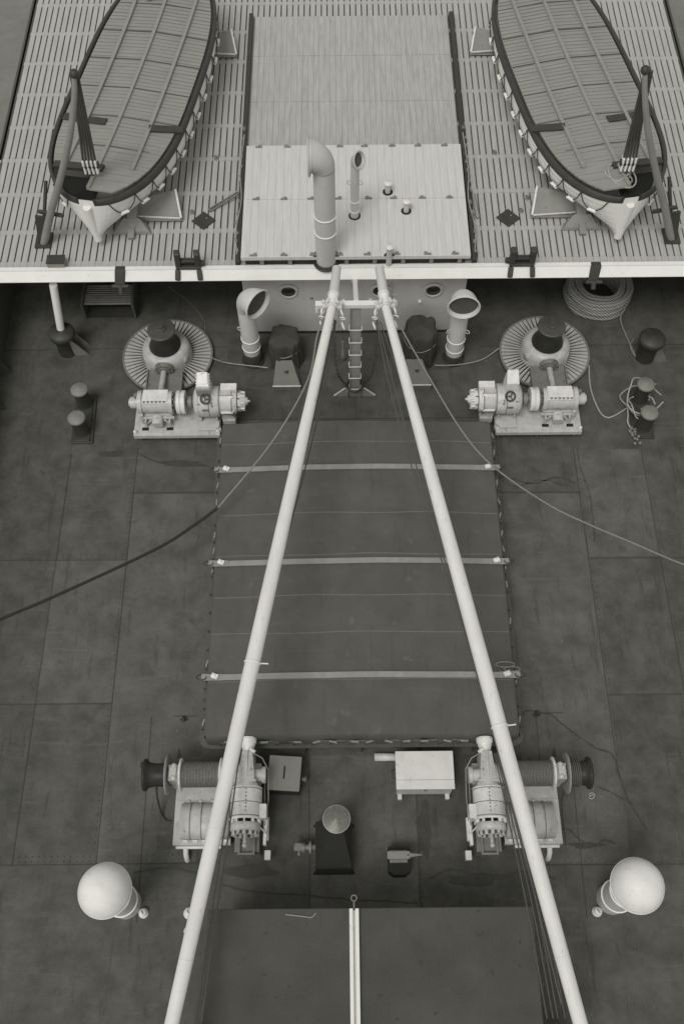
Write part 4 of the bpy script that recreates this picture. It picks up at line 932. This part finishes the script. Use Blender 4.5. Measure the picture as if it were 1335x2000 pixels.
def pedestal(label, x, y):
    t = thing('fairlead_pedestal', label, 'fairlead', (x, y, 0), 'roller fairleads by the ship side')
    MB().lathe([(.26, 0), (.24, .6), (.34, .68), (.34, .78), (.3, .84), (.001, .86)], (0, 0, 0), 28).build('roller', M['black'], t)
    b = MB()
    for s in (-1, 1): b.prism([(0, 0), (.4, 0), (0, .7)], -.02, .02, Matrix.Translation((.18, -.15 * s, 0)) @ Matrix.Rotation(PI / 2, 4, 'X'))
    b.build('bracket', M['machdark'], t)
pedestal('dark roller pedestal under the white pole at the left', -7.68, 16.28)
pedestal('dark roller pedestal beside the rope coil at the right edge', 7.75, 15.9)
tag(MB().tube([(-7.5, 16.5, 2.36), (-7.68, 16.34, .86)], .1, 16).build('stanchion', M['white']), 'slanting white pole below the left end of the deck beam', 'pole')
b_ = [(7.55, 16.5, .02), (7.4, 16.2, .05), (7.5, 15.9, .04), (7.25, 17.0, .1), (7.35, 17.3, .3)]
rope('loose_line', b_, .02, M['rope'], 'dim loose line on the shaded deck by the rope coil', 'line')

# ------------------------------------------------------------------ boat deck gear
# pale board cover over the trunk, with dark curb
t = thing('trunk_cover', 'pale boarded cover with small clips on the boat deck', 'cover', (0.03, 18.55, D))
b = MB(); nb = 28; x0, x1 = -2.8, 2.78; wbd = (x1 - x0) / nb; rn = random.Random(11)
holes = [(-.73, 16.73, .3), (-.02, 17.96, .15), (.83, 18.77, .13), (1.27, 18.11, .13), (.8, 16.6, .13)]
pan = []
for (ya, yb) in ((-1.93, -0.004), (0.004, 1.93)):
    p = MB()
    for k in range(nb):
        z = rn.uniform(-.003, .003)
        p.span((x0 + k * wbd + .0015, ya, .25), (x0 + (k + 1) * wbd - .0015, yb, .35 + z * .5))
    pan.append(p.build('panel', M['cover'], t))
MB().span((-2.7, -1.83, -.03), (2.68, 1.83, .249)).build('trunk', M['black'], t)
b = MB()
for y in (-1.87, 0, 1.87):
    for k in range(8): b.box((-2.45 + .69 * k + rn.uniform(-.05, .05), y, .362), (.17, .05, .026)); b.box((-2.45 + .69 * k, y + .03, .356), (.08, .1, .016)).cut()
each(b, 'clip', M['machdark'], t)
t2 = thing('board_platform', 'weathered boards laid between the dark curbs behind the pale cover', 'platform', (0.03, 23.4, D))
b2_ = MB(); rn2 = random.Random(31)
for k in range(36):
    for (ya, yb) in ((-2.75, -.9), (-.89, 1.0), (1.01, 2.75)): b2_.span((-2.78 + k * .1545 + .002, ya, .004), (-2.78 + (k + 1) * .1545 - .002, yb, .07 + rn2.uniform(-.003, .003)))
b2_.build('boards', M['oldboard'], t2)
b = MB()
for k in range(8): b.box((-2.3 + .69 * k, -1.86, .12), (.1, .1, .2)).cut()
each(b, 'bracket', M['machdark'], t)
b = MB()
for (x, y, r_) in ((-.02 - .03 + .03, 17.96, .15), (.86 - .03, 18.77, .13), (1.3 - .03, 18.11, .13)): b.lathe([(r_, .3535), (r_ + .0, .3565), (.001, .357)], (x, y - 18.55, 0), 24, smooth=False).cut()
for (x, r_) in ((-.73, .31), (.8, .13)): b.add([(x + r_ * math.cos(PI * k / 16), -1.932 + r_ * 1.0 * math.sin(PI * k / 16), .3575) for k in range(17)], [tuple(range(17))]).cut()
each(b, 'pipe_hole', M['hole'], t)
for s, xx in ((-1, -2.87), (1, 2.93)):
    t = thing('side_gutter', 'dark curb rail along the %s side of the pale boarded cover' % ('left' if s < 0 else 'right'), 'curb', (xx, 16.7, D))
    MB().span((-.06, 0, 0), (.06, 9.5, .16)).build('curb', M['black'], t, .01)
    b = MB(); rn = random.Random(21 + s)
    for k in range(14): b.box((s * .04 + rn.uniform(-.03, .03), .3 + .33 * k + rn.uniform(-.1, .1), .175), (.05, rn.uniform(.05, .14), .03), rn.uniform(-.4, .4)).cut()
    each(b, 'turnbuckle', M['machdark'], t)
    b = MB()
    P_ = [(s * .02, .2, .18), (s * .08, 1.0, .17), (-s * .02, 2.0, .18), (s * .05, 3.0, .17), (0, 4.4, .18)]
    b.tube(smooth_path(P_, 8), .014, 6).build('lashing', M['ropelight'], t)
def vent_post(label, x, y, h):
    t = thing('pipe_vent', label, 'vent pipe', (x, y, D + (.3 if y > 16.8 else 0)), 'small vent pipes in the pale cover')
    MB().cyl((0, 0, 0), (0, 0, h), .07, 18).build('pipe', M['bulk'], t)
    MB().lathe([(.07, h - .02), (.1, h - .01), (.105, h + .02), (.1, h + .03), (.001, h + .04)], (0, 0, 0), 22).build('cap', M['machlight'], t)
vent_post('short capped vent pipe farthest back in the pale cover', .86, 18.77, .33)
vent_post('short capped vent pipe in the pale cover, rightmost', 1.3, 18.11, .36)
vent_post('short capped vent pipe at the front edge of the pale cover', .83, 16.62, .66)
def hatch_plate(label, x, y, rz):
    t = thing('deck_plate', label, 'deck plate', (x, y, D), 'dark square plates set in the boat deck'); t.rotation_euler = (0, 0, rz)
    MB().span((-.22, -.22, .004), (.22, .22, .03)).build('plate', M['black'], t, .008); MB().cyl((0.1, 0, .03), (.1, 0, .036), .025, 10).build('ring', M['machdark'], t)
hatch_plate('dark square plate set cornerwise in the planks left of the cover', -3.8, 18.18, R(48))
hatch_plate('dark square plate set cornerwise in the planks right of the cover', 3.9, 18.18, R(42))
b = MB().bar((-3.68, 18.55, D + .04), (-2.98, 19.05, D + .12), .03, .04).bar((-3.64, 18.48, D + .04), (-2.94, 18.98, D + .12), .03, .04).bar((-3.68, 18.55, D + .04), (-3.64, 18.48, D + .04), .04, .04)
tag(b.build('steel_clamp', M['machdark']), 'thin dark double rod lying aslant on the planks left of the cover', 'rod')
b = MB().tube([(3.04, 19.05, D + .05), (3.08, 18.2, D + .05), (3.12, 18.14, D + .05), (3.17, 18.18, D + .05), (3.11, 19.0, D + .05)], .016, 8)
tag(b.build('steel_clamp', M['machdark']), 'thin dark hairpin rod lying on the planks right of the cover', 'rod')
for (x, y, lb) in ((-4.1, 18.45, 'tiny dark ring bolt on the planks left of the left dark square plate'), (-3.6, 20.4, 'tiny dark ring bolt on the planks near the left lifeboat'), (4.25, 18.4, 'tiny dark ring bolt beside the right dark square plate'), (4.45, 18.85, 'tiny dark ring bolt by the right boat chock'), (3.75, 20.5, 'tiny dark ring bolt on the planks near the right lifeboat')):
    t = thing('ring_bolt', lb, 'ring bolt', (x, y, D)); MB().lathe([(.06, 0), (.05, .02), (.001, .03)], (0, 0, 0), 12).torus((0, .03, .04), .05, .014, (.4, 0, 1), 12, 6).build('ring', M['machdark'], t)
def roller(label, x, mirror):
    t = thing('roller_chock', label, 'roller chock', (x, 16.62, D + .055), 'dark roller chocks on the white beam')
    b = MB()
    for s in (-1, 1): b.wedge([(s * .24 - .07, -.09, 0), (s * .24 + .07, -.09, 0), (s * .24 + .07, .12, 0), (s * .24 - .07, .12, 0)], [(s * .24 - .06, -.06, .46), (s * .24 + .08, -.06, .46), (s * .24 + .08, .1, .5), (s * .24 - .08, .1, .5)])
    b.box((0, 0, .03), (.62, .22, .08)).box((0, .06, .12), (.5, .08, .2)).bar((-.26, -.1, .0), (-.28, -.27, -.2), .13, .06).bar((.26, -.1, .0), (.28, -.27, -.2), .13, .06)
    b.box((.34 * mirror, .02, .1), (.14, .12, .12)).build('cheek', M['black'], t, .03)
    MB().cyl((-.2, .02, .16), (.2, .02, .16), .06, 14).build('roller', M['drum'], t)
roller('dark roller chock on the white beam left of the pale cover', -4.07, 1)
roller('dark roller chock on the white beam right of the pale cover', 4.08, -1)
def bracket(label, x):
    t = thing('beam_bracket', label, 'bracket', (x, 16.53, D), 'dark brackets clamped on the white beam')
    MB().wedge([(-.15, -.23, -.27), (.11, -.23, -.27), (.11, -.15, -.27), (-.15, -.15, -.27)], [(-.1, -.03, .075), (.15, -.03, .075), (.15, .12, .075), (-.1, .12, .075)]).build('plate', M['black'], t, .02)
    MB().cyl((-.2, -.24, -.26), (.2, -.24, -.26), .05, 10).cyl((0, -.22, -.24), (.0, -.34, -.4), .065, 12).build('hook', M['black'], t)
bracket('dark hooked bracket hanging on the white beam at the left', -5.77)
bracket('dark hooked bracket hanging on the white beam above the rope coil', 5.88)
t = thing('fixed_box', 'small dark steel box on the planks at the left end of the beam', 'box', (-7.3, 16.75, D)); MB().span((-.22, -.13, 0), (.2, .13, .2)).build('box', M['greypaint'], t, .01); MB().span((-.23, -.14, .2), (.21, .14, .22)).build('lid', M['black'], t)

# ------------------------------------------------------------------ lifeboats
def prof_w(f):                              # half breadth along the length 0..1, blunt ends
    g = min(f, 1 - f) * 2
    return (1 - (1 - min(1, g * 1.0)) ** 3.4) ** .53
BL, BW = 9.0, 1.54
def lifeboat(label, loc, rz):
    t = thing('lifeboat', label, 'lifeboat', loc, 'ship lifeboats on the boat deck'); t.rotation_euler = (0, 0, rz)
    # local: stem at y=0, runs to +y ; z from boat deck
    NS, NT = 48, 14; vs = []; fs = []
    def st(f): 
        e = abs(2 * f - 1)
        sheer = 1.34 + .22 * e ** 2.4; keel = .22 + .1 * e ** 6
        return sheer, keel
    for i in range(NS + 1):
        f = .5 - .5 * math.cos(PI * i / NS); f = min(max(f, .0008), .9992); w_ = BW * prof_w(f); sh, ke = st(f); g = min(1, min(f, 1 - f) * 2.6)
        for s in (-1, 1):
            for k in range(NT + 1):
                d_ = k / NT
                p = 1.7 + 3.3 * g
                hb = w_ * (1 - d_ ** p) ** (.75 if g > .4 else .95) if d_ < 1 else 0
                rake = .12 * (d_) * (1 if f < .5 else -1) * max(0, 1 - g * 1.4)
                lap = .012 * ((k % 2)) * min(1, w_)
                vs.append((s * (hb + lap * (0 if d_ == 1 else 1) + .06), f * BL - rake * .3, sh - (sh - ke) * d_))
    W_ = 2 * (NT + 1)
    for i in range(NS):
        for k in range(NT):
            a, c_ = i * W_ + k, (i + 1) * W_ + k
            fs.append((a, a + 1, c_ + 1, c_)); a += NT + 1; c_ += NT + 1; fs.append((a, c_, c_ + 1, a + 1))
        fs.append((i * W_ + NT, i * W_ + W_ - 1, (i + 1) * W_ + W_ - 1, (i + 1) * W_ + NT))
    for i in (0, NS):
        for k in range(NT): a = i * W_ + k; q = (a, a + NT + 1, a + NT + 2, a + 1); fs.append(q if i == 0 else q[::-1])
    hl = MB().add(vs, fs, False).build('hull', M['white'], t)
    MB().tube([(0, -.03 + .08 * k / 8, 1.36 - 1.12 * k / 8) for k in range(9)], .1, 10).tube([(0, .08, .22), (0, .8, .17), (0, BL - .8, .17), (0, BL - .08, .22)], .05, 8).build('keel', M['white'], hl)
    def rail(f, s, inset, dz): return Vector((s * max(0.0, BW * prof_w(f) + .05 - inset), f * BL, st(f)[0] + dz))
    ff = [.5 - .5 * math.cos(PI * i / 60) for i in range(61)]; ff = [min(max(f, .001), .999) for f in ff]
    # gunwale: dark rubbing band round the boat
    vs = []; fs = []
    loop = [(f, 1) for f in ff] + [(f, -1) for f in ff[::-1]]
    for f, s in loop:
        for (ins, dz) in ((-.035, -.16), (-.04, .02), (.055, .03), (.055, -.12)): vs.append(rail(f, s, ins, dz))
    n = len(loop)
    for i in range(n):
        j = (i + 1) % n
        for k in range(3): fs.append((i * 4 + k, i * 4 + k + 1, j * 4 + k + 1, j * 4 + k))
    MB().add(vs, fs, True).build('gunwale', M['black'], t)
    # boarded cover: planks running athwart, from behind the bow well; three fore-and-aft battens
    b = MB(); y = .28; rn = random.Random(9)
    while y < BL - .3:
        f0, f1 = (y + .006) / BL, (y + .124) / BL
        w0, w1 = BW * prof_w(f0) - .07, BW * prof_w(f1) - .07
        z = st(f0)[0] + .0; dz = rn.uniform(-.003, .003)
        xl = -1 if y > 1.02 else 0.02
        a0 = -w0 if xl < 0 else .02; a1 = -w1 if xl < 0 else .02
        if w0 > .05:
            z0, z1 = z - .03 + dz, z + .012 + dz; cam_ = .1
            vs = []
            for (xx0, xx1) in ((a0, a1), ((a0) * .5 + w0 * .5, a1 * .5 + w1 * .5), (w0, w1)):
                c0 = cam_ * (1 - (xx0 / BW) ** 2); c1 = cam_ * (1 - (xx1 / BW) ** 2)
                vs += [(xx0, y + .006, z0 + c0), (xx1, y + .122, z0 + c1), (xx0, y + .006, z1 + c0), (xx1, y + .122, z1 + c1)]
            fs = []
            for q in (0, 4): fs += [(q + 2, q + 6, q + 7, q + 3), (q, q + 1, q + 5, q + 4), (q, q + 4, q + 6, q + 2), (q + 1, q + 3, q + 7, q + 5)]
            fs += [(0, 2, 3, 1), (8, 9, 11, 10)]
            b.add(vs, fs)
        y += .132
    cv = b.build('cover_boards', M['boatwood'], t)
    b = MB()
    for xk in (-.82, 0, .82):
        y0 = .3 if xk == 0 else 1.15
        P_ = [Vector((xk * min(1, (BW * prof_w(yy / BL) - .1) / .9), yy, st(yy / BL)[0] + .12 - .1 * (xk / BW) ** 2)) for yy in [y0 + (BL - 2 * y0) * i / 30 for i in range(31)]]
        for i in range(30): b.bar(P_[i], P_[i + 1], .085, .09)
        b.cut()
    each(b, 'batten', M['boatwood'], cv)
    b = MB()
    for yy in (1.9, 3.0, 4.1, 5.2, 6.3, 7.4):
        w_ = BW * prof_w(yy / BL) - .08
        for s in (-1, 1): b.bar((0.06 * s, yy, st(yy / BL)[0] + .118), (s * w_, yy, st(yy / BL)[0] + .03), .025, .012)
        b.cut()
    each(b, 'seam_strip', M['caulk'], cv)
    MB().add([(-BW * prof_w(f_) * 0.86, f_ * BL, st(f_)[0] - .22) for f_ in (.03, .06, .09, .115)] + [(.06, .115 * BL, st(.1)[0] - .22), (.06, .03 * BL, st(.1)[0] - .22)], [(5, 4, 3, 2, 1, 0)]).build('bow_well', M['hole'], t)
    each(MB().bar((-BW * prof_w(.118) + .05, 1.1, st(.1)[0] + .02), (.15, 1.06, st(.1)[0] + .11), .2, .1).cut().bar((-BW * prof_w(.3) + .05, 2.85, st(.3)[0] + .05), (-.3, 2.75, st(.3)[0] + .12), .22, .04).cut().bar((BW * prof_w(.3) + .12, 2.85, st(.3)[0] + .05), (.8, 2.7, st(.3)[0] + .12), .22, .04), 'thwart', M['black'], t, .01)
    # grab line in bights with white floats
    b = MB(); fl = MB()
    for s in (-1, 1):
        fs_ = [.012, .065, .125, .19, .26, .34, .42, .5, .58, .66, .74, .82, .9]
        for i in range(len(fs_) - 1):
            P_ = []
            for k in range(9):
                f = fs_[i] + (fs_[i + 1] - fs_[i]) * k / 8; sag = .42 * (1 - (2 * k / 8 - 1) ** 2) ** .8
                d_ = sag / 1.2; g = min(1, min(f, 1 - f) * 2.6); p = 1.7 + 3.3 * g
                P_.append((s * (BW * prof_w(f) * (1 - d_ ** p) ** .9 + .1), f * BL, st(f)[0] - .14 - sag))
            b.tube(P_, .014, 6).cut(); c_ = Vector(P_[4]); dv = (Vector(P_[5]) - Vector(P_[3])).normalized()
            fl.tube([c_ - dv * .11, c_ + dv * .11], .042, 8).cut()
    each(b, 'grab_line', M['black'], hl); each(fl, 'float', M['white'], hl)
    return t
bt = lifeboat('left white lifeboat with boarded cover on the boat deck', (-6.33, 17.32, D), R(-10))
b2 = dup(bt, (6.5, 17.25, D), 'right white lifeboat with boarded cover and rope in its bow', R(10), mirror=True)
b = MB(); rn = random.Random(17)
for k in range(6): b.torus((6.28 + rn.uniform(-.1, .1), 18.0 + rn.uniform(-.08, .08), D + 1.5 + .02 * k), .16 + .03 * k, .02, (rn.uniform(-.2, .2), rn.uniform(-.2, .2), 1), 20, 6, 1.4)
tag(b.build('rope_coil', M['ropelight']), 'small pale coil of rope lying in the bow of the right lifeboat', 'rope coil')

def falls(label, x, y, s, group='boat falls'):
    t = thing('boat_fall', label, 'tackle', (x, y, D + 1.75), group)
    b = MB()
    for k in range(4): b.wedge([(-.17 + .095 * k, -.1, 0), (-.12 + .095 * k, -.1, 0), (-.12 + .095 * k, .1, 0), (-.17 + .095 * k, .1, 0)], [(-.17 + .095 * k, -.08, .36), (-.12 + .095 * k, -.08, .36), (-.12 + .095 * k, .08, .36), (-.17 + .095 * k, .08, .36)])
    b.build('block', M['white'], t, .015)
    b = MB().cyl((-.19, 0, .2), (.19, 0, .2), .09, 14).tube([(0, 0, 0), (0, 0, -.25)], .03, 8); b.build('sheave', M['black'], t)
    b = MB()
    for k in range(5): b.tube([(-.14 + .07 * k, 0, .34), (s * .17 - .1 + .05 * k, -.2, 1.55), (s * .36 - .07 + .035 * k, -.44, 3.0)], .032, 6)
    b.build('rope', M['caulk'], t)
    return t
falls('rope tackle with white block above the bow of the left lifeboat', -6.2, 18.05, 1)
falls('rope tackle with white block above the bow of the right lifeboat', 6.42, 17.98, -1)
falls('rope tackle with white block above the far end of the left lifeboat', -4.95, 25.4, 1)
falls('rope tackle with white block above the far end of the right lifeboat', 5.1, 25.35, -1)
def davit(label, x, y, s):
    t = thing('boat_davit', label, 'davit', (x, y, D), 'lifeboat davits')
    P_ = smooth_path([(0, -.28, 0), (s * .48, -.33, 1.1), (s * 1.0, -.4, 2.2), (s * 1.52, -.42, 3.4), (s * 1.82, -.3, 4.3), (s * 1.93, -.2, 4.8)], 6)
    n = len(P_); MB().tube(P_, [.1 - .045 * i / (n - 1) for i in range(n)], 12).build('arm', M['greypaint'], t)
    MB().bar((0, -.3, .03), (s * .15, -.25, .9), .24, .06, (0, 1, 0)).box((0, -.2, .03), (.4, .5, .06)).bar((s * .1, -.1, .9), (s * .75, -.35, 1.0), .08, .08).bar((0, -.2, .1), (s * .3, .5, 1.3), .07, .07).build('base', M['black'], t, .01)
    MB().ball((s * 1.93, -.2, 4.8), .1, 8).build('head_block', M['black'], t)
    return t
davit('curved grey davit standing outboard of the left lifeboat bow', -7.75, 17.75, 1)
davit('curved grey davit standing outboard of the right lifeboat bow', 7.9, 17.7, -1)
davit('curved grey davit at the far end of the left lifeboat', -6.2, 25.2, 1)
davit('curved grey davit at the far end of the right lifeboat', 6.35, 25.15, -1)
def chock(label, x, y, s):
    t = thing('boat_chock', label, 'boat chock', (x, y, D), 'wooden chocks beside the lifeboats')
    # fin shaped cradle arm reaching inboard (+s)
    b = MB().wedge([(0, -.22, .05), (1.3, -.22, .05), (1.3, .05, .05), (0, .05, .05)] if s > 0 else [(-1.3, -.22, .05), (0, -.22, .05), (0, .05, .05), (-1.3, .05, .05)],
                   [(0, -.12, .22), (1.25, -.2, .14), (1.1, .5, .42), (0, .16, .4)] if s > 0 else [(-1.25, -.2, .14), (0, -.12, .22), (0, .16, .4), (-1.1, .5, .42)])
    b.build('cradle_arm', M['greypaint'], t, .015)
    MB().bar((s * 1.27, -.2, .15), (s * 1.12, .5, .43), .05, .03).bar((s * .02, -.2, .23), (s * 1.25, -.215, .15), .03, .03).build('edge_strip', M['machlight'], t)
    b = MB().bar((s * .12, .15, .62), (s * .06, -.5, .1), .24, .2)
    b.wedge([(s * .06 - .5, -.62, .004), (s * .06 + .5, -.62, .004), (s * .06 + .42, -.36, .004), (s * .06 - .42, -.36, .004)], [(s * .06 - .44, -.6, .1), (s * .06 + .44, -.6, .1), (s * .06 + .2, -.38, .34), (s * .06 - .2, -.38, .34)])
    b.bar((s * .06, -.5, .14), (s * .05, -.8, .05), .16, .14)
    b.build('keel_block', M['greypaint'], t, .015)
chock('grey wooden chock with pale edge beside the left lifeboat', -5.62, 18.35, 1)
chock('grey wooden chock with pale edge beside the right lifeboat', 5.75, 18.35, -1)
chock('grey wooden chock under the far end of the left lifeboat', -4.5, 24.6, 1)
chock('grey wooden chock under the far end of the right lifeboat', 4.65, 24.6, -1)
